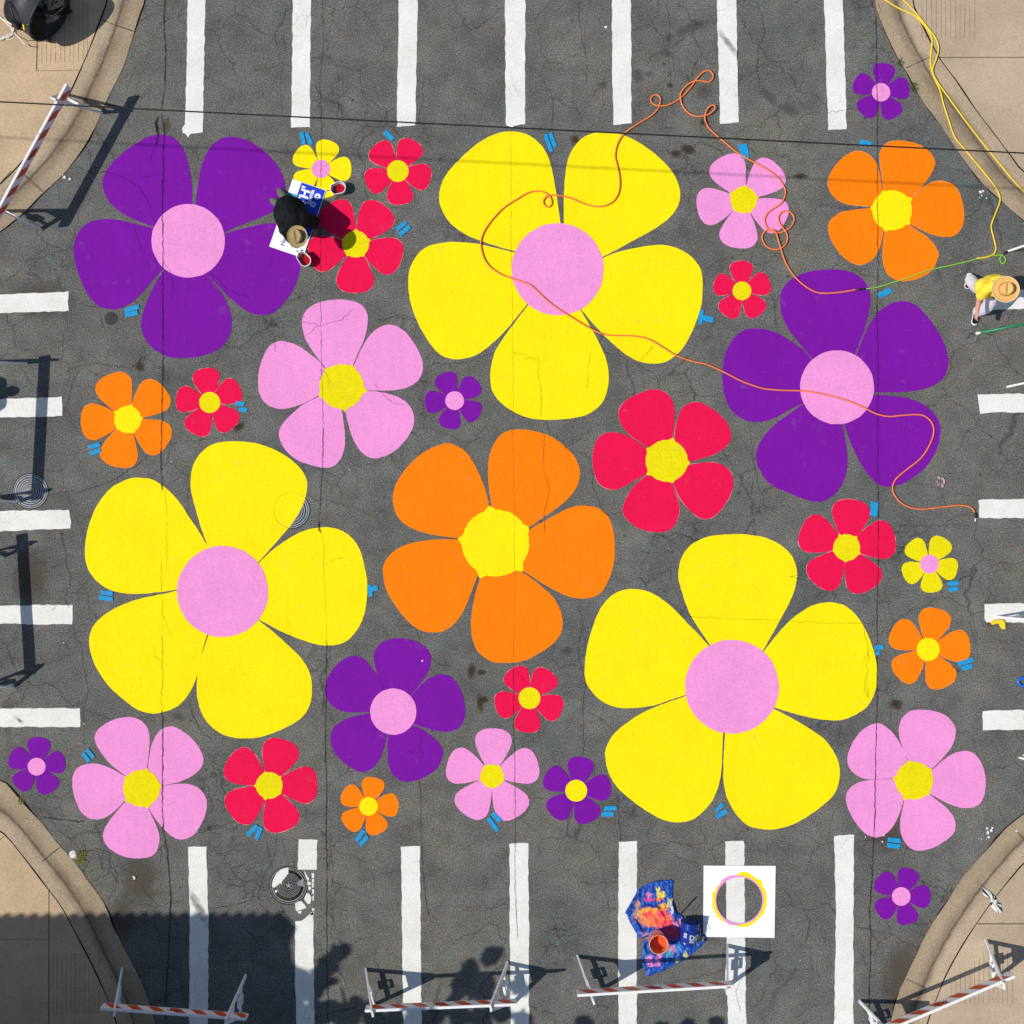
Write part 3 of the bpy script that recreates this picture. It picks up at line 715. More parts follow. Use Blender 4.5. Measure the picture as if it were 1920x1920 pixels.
def small(label, group, pc, dc, C, r, R, rot, spiky=False):
    flower(label, group, pc, dc, C, r, [template_petal(C, R*random.uniform(.975, 1.02), rot+72*k+random.uniform(-1.6, 1.6), random.uniform(.965, 1.02)) for k in range(5)], spiky, [rot+36+72*k for k in range(5)])

GY = 'large yellow painted flowers'
big('large yellow painted flower with pink centre, orange cord looping across it', GY, 'yellow', 'pink', 3.2, (740,220), (978,912), 276, [
 [(995,632),(985,560),(965,430),(940,300),(905,205),(850,140),(780,98),(690,85),(590,105),(480,170),(380,262),(305,350),(272,430),(268,500),(290,570),(340,640),(430,705),(520,742),(620,775),(722,805)][::-1],
 [(1015,632),(1015,500),(1020,380),(1035,270),(1065,195),(1120,130),(1190,95),(1280,87),(1380,110),(1480,160),(1580,235),(1660,320),(1700,395),(1713,470),(1695,540),(1640,610),(1550,675),(1440,735),(1340,790),(1248,838)],
 [(1255,842),(1350,805),(1480,778),(1590,765),(1680,780),(1760,820),(1815,875),(1843,940),(1847,1030),(1838,1130),(1800,1250),(1745,1360),(1690,1425),(1620,1468),(1540,1478),(1460,1462),(1390,1425),(1300,1350),(1210,1260),(1125,1160)],
 [(1118,1160),(1165,1240),(1220,1340),(1265,1440),(1282,1520),(1282,1600),(1262,1680),(1220,1740),(1150,1785),(1050,1807),(930,1815),(810,1805),(710,1765),(630,1705),(585,1640),(574,1570),(580,1490),(605,1400),(660,1315),(730,1220),(800,1128)],
 [(795,1122),(740,1190),(660,1285),(570,1370),(490,1425),(420,1447),(340,1450),(270,1420),(210,1355),(150,1255),(105,1145),(85,1050),(82,970),(95,900),(135,825),(190,780),(270,755),(370,748),(480,757),(600,782),(720,812)]])
big('large yellow painted flower with pink centre, covering part of a manhole cover', GY, 'yellow', 'pink', 3.2, (130,810), (919,957), 273, [
 [(830,685),(790,570),(755,450),(732,360),(728,280),(745,195),(790,125),(850,78),(930,58),(1030,57),(1130,70),(1230,105),(1330,165),(1395,230),(1425,290),(1424,360),(1400,440),(1340,545),(1260,640),(1190,720),(1130,785)],
 [(1137,787),(1210,715),(1300,650),(1390,600),(1470,577),(1560,572),(1640,595),(1700,640),(1745,710),(1770,800),(1787,900),(1785,1000),(1770,1090),(1730,1180),(1675,1245),(1610,1275),(1530,1280),(1440,1262),(1330,1222),(1230,1175),(1143,1128)],
 [(1140,1132),(1220,1195),(1310,1275),(1390,1355),(1440,1440),(1456,1530),(1450,1610),(1415,1690),(1350,1745),(1250,1795),(1150,1828),(1050,1838),(960,1828),(880,1790),(820,1730),(785,1660),(765,1560),(770,1450),(795,1340),(835,1220)],
 [(828,1215),(800,1310),(775,1430),(745,1520),(700,1595),(640,1650),(560,1682),(490,1688),(410,1665),(320,1600),(230,1515),(160,1410),(125,1310),(120,1240),(140,1170),(200,1105),(290,1050),(390,1010),(490,985),(570,970),(650,950)],
 [(648,945),(550,960),(440,970),(330,968),(240,945),(165,895),(115,825),(95,750),(97,660),(120,550),(165,445),(230,355),(300,305),(370,278),(440,275),(510,290),(590,345),(660,420),(720,510),(780,600),(828,682)]])
big('large yellow painted flower with pink centre, nearest the white stencil board', GY, 'yellow', 'pink', 3.2, (1080,980), (935,984), 281, [
 [(808,740),(740,640),(680,540),(640,430),(617,350),(615,280),(635,205),(680,142),(740,103),(820,78),(950,68),(1040,73),(1130,88),(1200,118),(1260,160),(1300,210),(1322,270),(1325,330),(1308,410),(1270,500),(1210,610),(1160,700),(1120,770)],
 [(1126,770),(1190,690),(1260,610),(1330,550),(1400,505),(1470,482),(1550,480),(1620,503),(1680,555),(1735,640),(1780,750),(1805,860),(1805,950),(1785,1040),(1745,1105),(1680,1150),(1600,1182),(1510,1185),(1400,1168),(1290,1140),(1187,1107)],
 [(1183,1115),(1290,1170),(1400,1235),(1490,1300),(1550,1380),(1580,1460),(1580,1540),(1555,1620),(1500,1680),(1400,1755),(1300,1810),(1200,1838),(1110,1838),(1030,1815),(965,1755),(915,1670),(888,1580),(884,1470),(888,1360),(895,1257)],
 [(882,1255),(878,1370),(872,1480),(855,1580),(815,1670),(755,1740),(690,1785),(610,1798),(530,1785),(440,1740),(340,1670),(250,1590),(195,1500),(175,1400),(185,1340),(225,1270),(300,1205),(390,1145),(490,1100),(570,1070),(653,1042)],
 [(650,1035),(560,1065),(470,1095),(370,1110),(260,1110),(170,1080),(100,1020),(58,950),(52,860),(68,740),(105,610),(150,510),(210,440),(280,405),(350,398),(430,412),(510,455),(590,520),(670,605),(740,675),(800,742)]])
GP = 'large purple painted flowers'
big('large purple painted flower with pink centre, crossed by a wide vertical crack', GP, 'purple', 'pink', 4, (120,230), (933,887), 275, [
 [(675,782),(590,752),(500,715),(410,660),(340,595),(300,520),(290,450),(305,385),(360,305),(450,220),(560,145),(650,100),(740,92),(810,108),(870,160),(915,245),(945,370),(962,500),(962,605)],
 [(985,608),(1000,500),(1020,380),(1050,270),(1095,190),(1160,130),(1240,105),(1330,118),(1420,155),(1520,230),(1600,320),(1645,410),(1660,490),(1640,580),(1590,650),(1500,700),(1400,740),(1300,780),(1208,820)],
 [(1210,832),(1300,805),(1400,780),(1510,757),(1600,762),(1690,805),(1745,880),(1772,960),(1775,1060),(1755,1160),(1710,1270),(1650,1350),(1580,1420),(1500,1443),(1410,1430),(1320,1380),(1230,1300),(1150,1220),(1070,1140)],
 [(1062,1135),(1140,1230),(1200,1310),(1245,1410),(1258,1510),(1240,1600),(1190,1675),(1110,1725),(1000,1758),(900,1765),(790,1758),(690,1710),(620,1640),(585,1560),(582,1470),(610,1370),(650,1270),(695,1190),(735,1125)],
 [(728,1115),(660,1190),(590,1275),(510,1345),(430,1390),(350,1400),(260,1375),(190,1305),(130,1190),(90,1080),(72,980),(80,890),(110,820),(160,765),(240,732),(340,722),(450,738),(560,765),(668,790)]])
big('large purple painted flower with pink centre, orange cord lying right across it', GP, 'purple', 'pink', 4, (1320,480), (997,985), 277, [
 [(800,757),(720,660),(640,560),(585,450),(570,350),(580,270),(630,195),(710,145),(810,112),(930,102),(1040,105),(1130,135),(1200,190),(1240,260),(1248,350),(1225,470),(1190,590),(1160,660),(1135,725)],
 [(1145,727),(1185,630),(1235,520),(1290,440),(1360,380),(1430,347),(1510,340),(1590,370),(1670,450),(1750,560),(1810,680),(1832,790),(1815,880),(1770,940),(1690,985),(1580,1012),(1470,1022),(1370,1025),(1272,1024)],
 [(1272,1040),(1400,1048),(1520,1065),(1620,1100),(1700,1155),(1755,1230),(1773,1320),(1750,1430),(1690,1550),(1600,1640),(1500,1700),(1400,1728),(1310,1715),(1230,1640),(1160,1530),(1110,1430),(1075,1330),(1050,1258)],
 [(1035,1260),(1060,1380),(1075,1500),(1070,1600),(1040,1700),(985,1780),(900,1838),(830,1842),(740,1820),(620,1770),(510,1720),(430,1630),(390,1530),(400,1440),(450,1350),(530,1265),(630,1190),(700,1140),(750,1110)],
 [(745,1103),(650,1150),(550,1205),(450,1240),(350,1243),(260,1205),(190,1135),(150,1030),(137,920),(145,800),(170,700),(220,620),(290,560),(370,545),(470,552),(570,590),(660,645),(740,700),(800,768)]])
big('big orange painted flower with yellow centre in the middle of the crossing', None, 'orange', 'yellow', 4, (700,790), (917,912), 252, [
 [(670,882),(580,870),(470,855),(360,830),(260,785),(190,725),(155,650),(147,560),(170,470),(240,360),(340,260),(440,200),(545,165),(620,183),(690,225),(750,310),(800,410),(845,530),(870,640)],
 [(890,640),(870,520),(860,400),(865,290),(890,200),(940,115),(1010,72),(1090,60),(1190,70),(1310,105),(1410,165),(1490,240),(1540,330),(1548,410),(1520,500),(1460,580),(1370,655),(1270,725),(1160,800)],
 [(1165,815),(1270,755),(1370,700),(1460,655),(1540,633),(1630,637),(1710,665),(1770,730),(1800,830),(1812,960),(1800,1080),(1770,1180),(1720,1270),(1650,1318),(1560,1328),(1460,1312),(1350,1262),(1230,1190),(1108,1108)],
 [(1100,1120),(1190,1180),(1280,1250),(1350,1320),(1400,1410),(1420,1500),(1405,1590),(1350,1665),(1250,1735),(1130,1795),(1000,1812),(890,1800),(800,1745),(755,1670),(733,1570),(737,1450),(755,1340),(780,1240),(805,1160)],
 [(785,1150),(750,1240),(710,1350),(665,1440),(600,1525),(520,1575),(440,1583),(350,1565),(260,1500),(170,1390),(100,1270),(73,1150),(80,1070),(120,1005),(190,950),(300,910),(420,890),(540,883),(660,886)]], True)
GK = 'pink painted flowers'
big('pink painted flower with ragged yellow centre, between purple and yellow flowers', GK, 'pink', 'yellow', 4, (460,540), (722,740), 167, [
 [(590,585),(510,480),(450,380),(425,280),(430,220),(470,155),(550,110),(650,90),(740,88),(830,105),(890,145),(918,210),(915,290),(890,390),(850,480),(810,572)],
 [(818,574),(870,460),(930,360),(990,305),(1060,275),(1130,285),(1200,330),(1270,420),(1320,520),(1332,610),(1300,690),(1230,740),(1130,765),(1020,770),(930,769),(880,767)],
 [(880,771),(960,775),(1060,790),(1160,825),(1230,880),(1265,960),(1260,1040),(1210,1130),(1130,1215),(1050,1260),(970,1278),(900,1255),(840,1190),(795,1100),(770,1010),(745,905)],
 [(722,905),(740,1020),(748,1110),(745,1190),(720,1270),(670,1330),(600,1348),(500,1330),(390,1290),(310,1225),(265,1150),(253,1090),(280,1020),(350,945),(440,870),(560,808)],
 [(556,800),(470,850),(370,890),(270,908),(180,885),(120,825),(97,740),(100,640),(125,540),(170,450),(230,405),(310,403),(400,435),(490,500),(560,555),(584,590)]], True)
big('pink painted flower with yellow centre, next to broken asphalt at the kerb', GK, 'pink', 'yellow', 3, (0,1320), (797,473), 104, [
 [(700,400),(630,345),(570,275),(535,210),(540,165),(580,120),(650,85),(720,73),(780,85),(825,125),(842,190),(838,270),(825,370)],
 [(830,370),(845,270),(865,200),(905,145),(960,125),(1010,142),(1070,185),(1120,245),(1145,310),(1130,360),(1080,405),(1000,440),(895,462)],
 [(895,466),(980,450),(1060,450),(1120,475),(1160,530),(1160,600),(1130,680),(1085,740),(1020,762),(970,745),(920,700),(870,640),(830,575)],
 [(825,572),(860,640),(890,710),(897,770),(880,830),(840,860),(770,868),(690,855),(620,815),(583,765),(583,720),(620,650),(700,555)],
 [(698,548),(630,615),(570,645),(510,645),(460,610),(425,540),(408,460),(415,390),(450,350),(510,335),(570,340),(640,370),(700,405)]], True)
big('pink painted flower with yellow centre, by the kerb with the black and white rag', GK, 'pink', 'yellow', 6, (1560,1310), (923,920), 213, [
 [(870,710),(800,570),(758,440),(752,330),(780,230),(850,155),(920,128),(1050,125),(1190,150),(1300,205),(1370,290),(1392,370),(1370,480),(1310,590),(1230,680),(1110,800)],
 [(1115,808),(1240,700),(1340,630),(1430,595),(1520,587),(1600,620),(1660,690),(1710,800),(1728,930),(1715,1080),(1670,1170),(1600,1218),(1500,1230),(1400,1215),(1280,1165),(1110,1075)],
 [(1105,1080),(1220,1170),(1310,1250),(1370,1340),(1390,1430),(1370,1510),(1300,1580),(1190,1650),(1080,1695),(970,1710),(880,1680),(810,1600),(772,1500),(765,1390),(785,1270),(815,1120)],
 [(810,1115),(770,1260),(720,1380),(650,1480),(560,1545),(480,1558),(390,1525),(300,1440),(215,1310),(165,1190),(158,1090),(190,1020),(270,955),(380,920),(500,910),(710,900)],
 [(710,894),(600,900),(480,906),(360,900),(260,850),(190,770),(172,680),(190,590),(240,480),(320,370),(420,300),(515,275),(600,310),(680,380),(750,480),(810,590),(862,715)]], True)
big('medium purple painted flower with pink centre, right of two dark rust stains', None, 'purple', 'pink', 6, (590,1180), (885,925), 260, [
 [(775,655),(720,540),(680,420),(665,300),(690,220),(760,140),(880,105),(1020,105),(1150,140),(1250,205),(1305,290),(1305,370),(1280,470),(1220,570),(1080,745)],
 [(1088,750),(1170,650),(1260,570),(1350,520),(1440,508),(1530,530),(1600,610),(1660,730),(1692,860),(1690,980),(1650,1075),(1580,1130),(1480,1152),(1370,1140),(1250,1110),(1125,1070)],
 [(1110,1080),(1210,1125),(1320,1200),(1400,1280),(1445,1370),(1430,1460),(1380,1560),(1280,1640),(1160,1695),(1050,1715),(950,1692),(870,1620),(830,1510),(820,1390),(820,1290),(828,1180)],
 [(808,1180),(795,1290),(760,1400),(710,1490),(640,1570),(540,1605),(450,1580),(330,1500),(230,1390),(180,1270),(182,1180),(230,1090),(330,1020),(450,975),(630,943)],
 [(628,927),(500,935),(380,932),(270,905),(170,830),(118,730),(118,650),(150,540),(220,430),(310,345),(410,300),(490,300),(570,345),(640,430),(710,530),(772,658)]])
GR = 'red painted flowers'
big('biggest red painted flower with yellow centre, between orange and purple flowers', GR, 'red', 'yellow', 6, (1090,710), (960,925), 236, [
 [(775,785),(620,690),(510,600),(440,500),(418,400),(440,310),(520,230),(640,170),(750,130),(860,122),(950,160),(1020,240),(1050,350),(1045,480),(1035,590),(1020,705)],
 [(1042,708),(1055,570),(1085,440),(1130,340),(1210,280),(1310,262),(1400,295),(1510,370),(1610,460),(1670,570),(1685,680),(1620,770),(1510,845),(1380,890),(1190,948)],
 [(1190,970),(1320,950),(1450,940),(1560,960),(1650,1020),(1700,1100),(1705,1210),(1670,1320),(1600,1440),(1500,1545),(1390,1580),(1290,1545),(1190,1450),(1100,1330),(1025,1165)],
 [(1012,1165),(1060,1290),(1095,1390),(1105,1480),(1080,1590),(1010,1690),(900,1728),(780,1720),(650,1685),(540,1610),(470,1520),(470,1430),(520,1310),(610,1190),(760,1065)],
 [(748,1060),(600,1145),(480,1215),(390,1248),(280,1235),(190,1170),(145,1060),(125,930),(135,800),(175,690),(250,620),(370,603),(480,630),(590,685),(765,805)]], True)
GO = 'orange painted flowers'
big('orange painted flower with ragged yellow centre, beside the kerb with yellow cords', GO, 'orange', 'yellow', 4, (1440,0), (930,1578), 150, [
 [(790,1552),(690,1545),(600,1535),(520,1500),(465,1440),(447,1370),(470,1290),(540,1200),(620,1145),(690,1132),(760,1165),(820,1240),(862,1430)],
 [(868,1430),(838,1220),(840,1140),(880,1080),(950,1055),(1040,1060),(1130,1085),(1200,1130),(1245,1185),(1250,1240),(1220,1310),(1170,1380),(1062,1495)],
 [(1066,1500),(1140,1420),(1220,1370),(1300,1357),(1380,1380),(1430,1440),(1460,1530),(1470,1630),(1450,1710),(1400,1765),(1330,1778),(1230,1760),(1140,1720),(1055,1675)],
 [(1050,1680),(1130,1735),(1200,1785),(1255,1850),(1276,1920),(1240,2010),(1170,2070),(1080,2102),(988,2108),(908,2068),(868,2000),(858,1920),(862,1830),(880,1725)],
 [(866,1722),(845,1840),(804,1920),(760,1964),(690,1988),(620,1968),(556,1920),(500,1850),(460,1770),(450,1700),(470,1650),(530,1600),(620,1577),(785,1560)]], True)
small('small yellow painted flower with pink centre, partly under the blue and white sign', 'small yellow painted flowers', 'yellow', 'pink', (601.7,317), 17.2, 56, 19)
small('small yellow painted flower with pink centre, beside the far right red flower', 'small yellow painted flowers', 'lemon', 'pink', (1742.5,1057.5), 17.5, 55, 30)
small('small red painted flower right of the small yellow flower with pink centre', GR, 'red', 'yellow', (746,321), 20.2, 64, 30)
small('red painted flower in the shadow of the kneeling painter', GR, 'red', 'yellow', (667,458), 25, 90, 38, True)
small('small red painted flower just below the pink flower with tangled cord', GR, 'red', 'yellow', (1391,545.5), 17.5, 56, -2)
small('small red painted flower next to the cracked orange flower at left', GR, 'red', 'yellow', (393.4,754.7), 19.7, 65, -9)
small('red painted flower between the two bottom left crosswalk stripes and a yellow flower', GR, 'red', 'yellow', (505,1472.5), 25, 90.5, 17, True)
small('small red painted flower between orange and pink flowers at bottom centre', GR, 'red', 'yellow', (992.8,1308.8), 20.4, 65, 40)
small('red painted flower below the right purple flower, crossed by a straight joint', GR, 'red', 'yellow', (1587.3,1026.7), 25, 92, 5.5, True)
small('pink painted flower with yellow centre and tangled orange cord on a petal', GK, 'pink', 'yellow', (1394,375), 25, 90, 44, True)
small('pink painted flower with small pentagonal yellow centre at bottom centre', GK, 'pink', 'yellow', (922.7,1455), 22, 88.5, 1, True)
small('orange painted flower with yellow centre, split by a vertical crack', GO, 'orange', 'yellow', (239.7,786.6), 25.5, 90, -23, True)
small('smallest orange painted flower with yellow centre, below the medium purple flower', GO, 'orange', 'yellow', (691,1511.8), 17.3, 56, 13)
small('small orange painted flower with yellow centre, below the small yellow one at right', GO, 'orange', 'yellow', (1740,1217.5), 21.5, 78.5, 12)
GS = 'tiny purple painted flowers'
small('tiny purple painted flower at the kerb with two yellow cords', GS, 'purple', 'pink', (1651.7,173.3), 17.2, 54.5, 6)
small('tiny purple painted flower left of the yellow flower with the cord', GS, 'purple', 'pink', (852.5,751.3), 17.5, 55, -23)
small('tiny purple painted flower between left crosswalk stripes and the kerb', GS, 'purple', 'pink', (69,1437.3), 16.6, 54.5, 6)
small('tiny purple painted flower near the barricade on the bottom right pavement', GS, 'purple', 'pink', (1689.4,1680.6), 17.4, 55.5, 19.5)
small('small purple painted flower with yellow centre touching the yellow flower', GS, 'purple', 'yellow', (1080.3,1482.3), 20.4, 65, 10.5)

# ---------------------------------------------------------------- blue tape
TP = [
 ('above the small yellow flower by the sign', [(565,248.5,570.5,272.5,7.5,'left'),(575,251,584.5,272,7.5,'right')]),
 ('above the small red flower near the top', [(720.8,247.5,738,262.5,9,'')]),
 ('right of the shaded red flower', [(743,431.5,762,417,7.5,'upper'),(749,441,769,425,8,'lower')]),
 ('above the yellow flower with the cord', [(1022,253,1034,285,7,'left'),(1030.6,250,1041.5,276,8,'right')]),
 ('above the pink flower, under the orange cord', [(1391.5,269.5,1397.5,298,16,'')]),
 ('above the orange flower near the kerb, under the wire', [(1612,266,1634,271.5,9,'')]),
 ('between the orange and purple flowers at right', [(1647.5,555,1671,543.5,10,'')]),
 ('at the right tip of the yellow flower with the cord', [(1315,583,1312,607,8,'upright'),(1317,596,1337,600,10,'crosswise')]),
 ('below the cracked purple flower', [(234,583,262,574.5,8,'upper'),(235,591.5,259,586,9,'lower')]),
 ('right of the small red flower at left', [(440.5,755.6,459,758.5,8,'upper'),(449.7,768,463.4,769,8,'lower')]),
 ('below the cracked orange flower', [(166.5,840,188.5,832,8,'upper'),(168.5,852,188.5,844,8,'lower')]),
 ('left of the yellow flower on the manhole', [(188.7,1110.6,212.8,1112.5,8,'upper'),(186,1120,212.8,1123.5,8,'lower')]),
 ('between the yellow flower on the manhole and the big orange one', [(693,1097,695,1118,8,'upright'),(698,1104,709,1102,9,'crosswise')]),
 ('above the red flower at right', [(1639.5,942,1637,968,14,'')]),
 ('below the small yellow flower at right', [(1775.4,1095,1797,1092.5,8,'upper'),(1776,1106,1796.6,1103,8,'lower')]),
 ('at the right edge of the bottom yellow flower', [(1639.5,1214,1656,1213,8,'crosswise'),(1645,1218.5,1645.6,1229,8,'upright')]),
 ('beside the small orange flower at right', [(1795.6,1245,1825,1235.6,8,'upper'),(1802,1253.5,1821.7,1248,9,'lower')]),
 ('left of the bottom left pink flower', [(155,1411.7,168,1428,7,'left'),(163,1405,176,1420,7,'right')]),
 ('below the bottom left red flower', [(464,1565,483,1548,8,'left'),(480,1573,490,1551,8,'right')]),
 ('below the smallest orange flower', [(668,1577,682.7,1556,8,'left'),(675.4,1584,690,1568,8,'right')]),
 ('below the bottom centre pink flower', [(914.6,1533,932.7,1556.7,8,'left'),(922.7,1524.6,938,1539.8,9,'right')]),
 ('right of the purple flower with yellow centre', [(1132,1516,1157,1514,8,'upper'),(1129,1526,1151,1526,9,'lower')]),
 ('between the two bottom petals of the right yellow flower', [(1342.5,1520.6,1355,1506.6,7,'left'),(1344,1531.6,1363,1519,8,'right')]),
 ('below the bottom right pink flower', [(1664,1574,1688.4,1576,8.5,'upper'),(1663.7,1584.4,1686.5,1587,9,'lower')])]
for where, lst in TP:
    for i, (x0, y0, x1, y1, w, which) in enumerate(lst):
        d = Vector((x1-x0, y1-y0)); d.normalize(); s = Vector((-d.y, d.x))*w/2; pts = []
        m = 6
        for side in (1, -1):
            for k in (range(m+1) if side == 1 else range(m, -1, -1)):
                t = k/m; e = random.uniform(-.25, .25)
                if k in (0, m): e = random.uniform(-.6, .6)
                pts.append((x0+(x1-x0)*t+s.x*side+d.x*(random.uniform(-1.6, 1.6) if k in (0, m) else 0)+s.x*e*.3, y0+(y1-y0)*t+s.y*side+d.y*(random.uniform(-1.6, 1.6) if k in (0, m) else 0)+s.y*e*.3))
        bm = bmesh.new(); z = 0.0132+0.0022*i
        prism(bm, [tuple(P(x, y))[:2] for x, y in pts], z, z+0.0012)
        o = link('tape_strip', bm, M['tape'], None, P((x0+x1)/2, (y0+y1)/2, 0))
        tag(o, f'{which+" " if which else ""}blue tape strip {where}', 'tape', 'blue tape strips on the road')
# ================================================================ barricades
def G(img, z):      # ground foot point of something seen at pixel img with height z
    k = H/(H-z); return ((img[0]-960)/k+960, (img[1]-960)/k+960)
HA = 1.07
def barricade(label, frames, board, text=None, legs_only=False):
    """frames: two of (foot, foot, apex) in ground pixels; board: two ends in ground pixels"""
    m = P((board[0][0]+board[1][0])/2, (board[0][1]+board[1][1])/2)
    t = thing('traffic_barricade', label, 'barricade', m, 'white barricades with orange striped boards around the crossing')
    bdir = (P(*board[1])-P(*board[0])).normalized()
    # board with coloured sheeting on both faces
    zt = 1.02; zb = 0.82; th = 0.042
    a = P(*board[0], (zt+zb)/2); b = P(*board[1], (zt+zb)/2); nrm = Vector((-bdir.y, bdir.x, 0)); L = (b-a).length
    bm = bmesh.new(); box(bm, (a+b)/2, bdir*L/2, nrm*th/2, Vector((0, 0, (zt-zb)/2)))
    bmesh.ops.bevel(bm, geom=bm.edges[:], offset=0.006, segments=2, affect='EDGES')
    bo = link('board', bm, M['white_plastic'], t)
    for s in (-1, 1):
        bm = bmesh.new(); off = nrm*(th/2+0.0025)*s; n = int(L/0.335)
        for k in range(-1, n+2):
            x0 = 0.02+k*0.335; q = []
            for (u, v) in ((x0, -0.078), (x0+0.165, -0.078), (x0+0.165+0.150, 0.078), (x0+0.150, 0.078)): q.append((u, v))
            cl = []      # clip to the board
            def inside(p, lim, sg): return (p[0]-lim)*sg >= 0
            poly2 = q
            for lim, sg in ((0.015, 1), (L-0.015, -1)):
                o2 = []
                for i in range(len(poly2)):
                    p, r = poly2[i], poly2[(i+1) % len(poly2)]
                    if inside(p, lim, sg): o2.append(p)
                    if inside(p, lim, sg) != inside(r, lim, sg):
                        tt = (lim-p[0])/(r[0]-p[0]); o2.append((lim, p[1]+(r[1]-p[1])*tt))
                poly2 = o2
                if not poly2: break
            if len(poly2) < 3: continue
            f = bm.faces.new([bm.verts.new(a+bdir*u+Vector((0, 0, v))+off) for u, v in poly2])
            f.normal_update()
            if f.normal.dot(nrm*s) < 0: f.normal_flip()
        if bm.faces: link('stripes', bm, M['sheet_orange'], bo)
        else: bm.free()
    bm = bmesh.new()
    for s in (-1, 1):
        for k in range(5):      # dark smudged print in the middle of the board
            box(bm, (a+b)/2+bdir*(-0.10+k*0.045)+nrm*(th/2+0.0045)*s+Vector((0, 0, 0.01)), bdir*(0.012+0.006*(k % 2)), nrm*0.0008, Vector((0, 0, 0.018+0.006*((k*3) % 2))))
    link('printed_mark', bm, M['black'], bo)
    for f1, f2, ap in frames:
        A = P(*f1, 0); B = P(*f2, 0); T = P(*ap, HA); mid = (A+B)/2
        pn = (B-A).cross(T-mid).normalized()
        up = (T-mid)
        def X(u, v): return mid+(B-A)*0.5*u+up*v       # u -1..1 across, v 0..1 up
        bm = bmesh.new(); w = 0.062; tt = 0.030
        bar(bm, X(-1, 0), X(-0.06, 1.0), w, tt, (B-A)); bar(bm, X(1, 0), X(0.06, 1.0), w, tt, (B-A))
        def slab(pts, t):
            fr = [bm.verts.new(X(u, v)+pn*t/2) for u, v in pts]; bk = [bm.verts.new(X(u, v)-pn*t/2) for u, v in pts]
            bm.faces.new(fr); bm.faces.new(bk[::-1])
            for i in range(len(pts)):
                j = (i+1) % len(pts); bm.faces.new((fr[i], bk[i], bk[j], fr[j]))
        slab([(-0.40, .60), (0.40, .60), (0.07, .985), (-0.07, .985)], 0.026)           # solid top plate
        slab([(-0.82, .20), (0.82, .20), (0.75, .268), (-0.75, .268)], 0.024)           # cross bar
        for (u0, v0, u1, v1) in ((-.25, .14, -.15, .36), (.15, .14, .25, .36), (-.15, .14, .15, .175), (-.15, .325, .15, .36)):   # hollow handle box on it
            slab([(u0, v0), (u1, v0), (u1, v1), (u0, v1)], 0.034)
        bmesh.ops.recalc_face_normals(bm, faces=bm.faces)
        link('leg_frame', bm, M['white_plastic'], t)
        bm = bmesh.new()
        for e in (-1, 1):
            lathe(bm, [(0, 0.020*e), (0.012, 0.020*e), (0.012, 0.0)], X(0, .955)+pn*0.0*e, 10, (up.normalized(), (B-A).normalized(), pn))
        link('bolt', bm, M['metal'], t)
    return t
barricade('white barricade in the building shadow at bottom left', [((229,1817),(226,1882),(253.5,1849.7)),((461,1829),(458,1901),(451.7,1864.9))], ((226.4,1844.5),(486.4,1863.5)))
barricade('white barricade in dappled tree shade, second from left along the bottom', [((686,1818),(703,1883),(712,1850.7)),((952.5,1805),(966,1877),(922,1841))], ((698,1848.3),(967.6,1836.9)))
barricade('white barricade beside the blue tarp and buckets', [((1083,1793),(1110,1865),(1104,1829)),((1364,1772.5),(1360,1851),(1342.4,1811.9))], ((1076.3,1820.8),(1354.4,1804.3)))
barricade('white barricade slanting up the bottom right pavement', [((1611,1877),(1639,1943),(1645,1901)),((1848,1762),(1858,1841),(1833.1,1801.5))], ((1600,1895.6),(1855.9,1786.6)))
barricade('white barricade slanting down the top left kerb under the wire', [((190,211),(126,177),(145,226.5)),((77,430),(13,396),(32,415))], ((166.6,197.9),(33.6,442)))
barricade('upper barricade at the left edge, only a leg end and its shadow showing', [((49,681),(-23,677),(6,694)),((36,941),(-36,937),(-7,937))], ((-1,684),(-16,954)))
barricade('lower barricade at the left edge, only leg ends and its shadow showing', [((5,1045),(-66,1049),(-35,1035)),((25,1289),(-46,1293),(-22,1266))], ((-44,1018),(-28,1283)))
barricade('upper barricade at the right edge, white leg ends sticking in', [((1892,471),(1964,465),(1930,468)),((1890,725),(1962,713),(1928,719))], ((1930,458),(1927,734)))
barricade('lower barricade at the right edge, leg end over a crosswalk stripe', [((1870,1156),(1942,1150),(1908,1153)),((1913,1420),(1985,1414),(1950,1417))], ((1906,1143),(1951,1428)))

# ================================================================ cords and wire
def cord(name, pts, r, mat, label, cat, z=None, sub=3, plugs=(), group=None, lift=()):
    pts3 = catmull([(a, b, 0) for a, b in pts], sub); w = []
    seen = []
    for i, p in enumerate(pts3):
        zz = r+0.0120+0.002*n1(i*.2, r*99)
        for j, (sx, sy) in enumerate(seen[:-14]):            # lies over its own loops
            if (sx-p.x)**2+(sy-p.y)**2 < 16: zz = max(zz, 3*r+0.016)
        for (lx, ly, lr, lh) in lift:
            d = math.hypot(p.x-lx, p.y-ly)
            if d < lr: zz += lh*(1-(d/lr)**2)
        seen.append((p.x, p.y)); w.append([p.x, p.y, zz])
    for _ in range(5):
        for i in range(1, len(w)-1): w[i][2] = max(w[i][2]*.5+(w[i-1][2]+w[i+1][2])*.25, r+0.0118)
    W = [P(a, b, c) for a, b, c in w]
    bm = bmesh.new(); tube(bm, W, r, 8)
    o = link(name, bm, mat, None, P(pts[0][0], pts[0][1], 0))
    tag(o, label, cat, group)
    for (p0, p1, rr, mm, nm) in plugs:
        bm = bmesh.new(); tube(bm, [P(*p0, rr+.013), P(*p1, rr+.013)], rr, 8); link(nm, bm, M[mm], o)
    return o
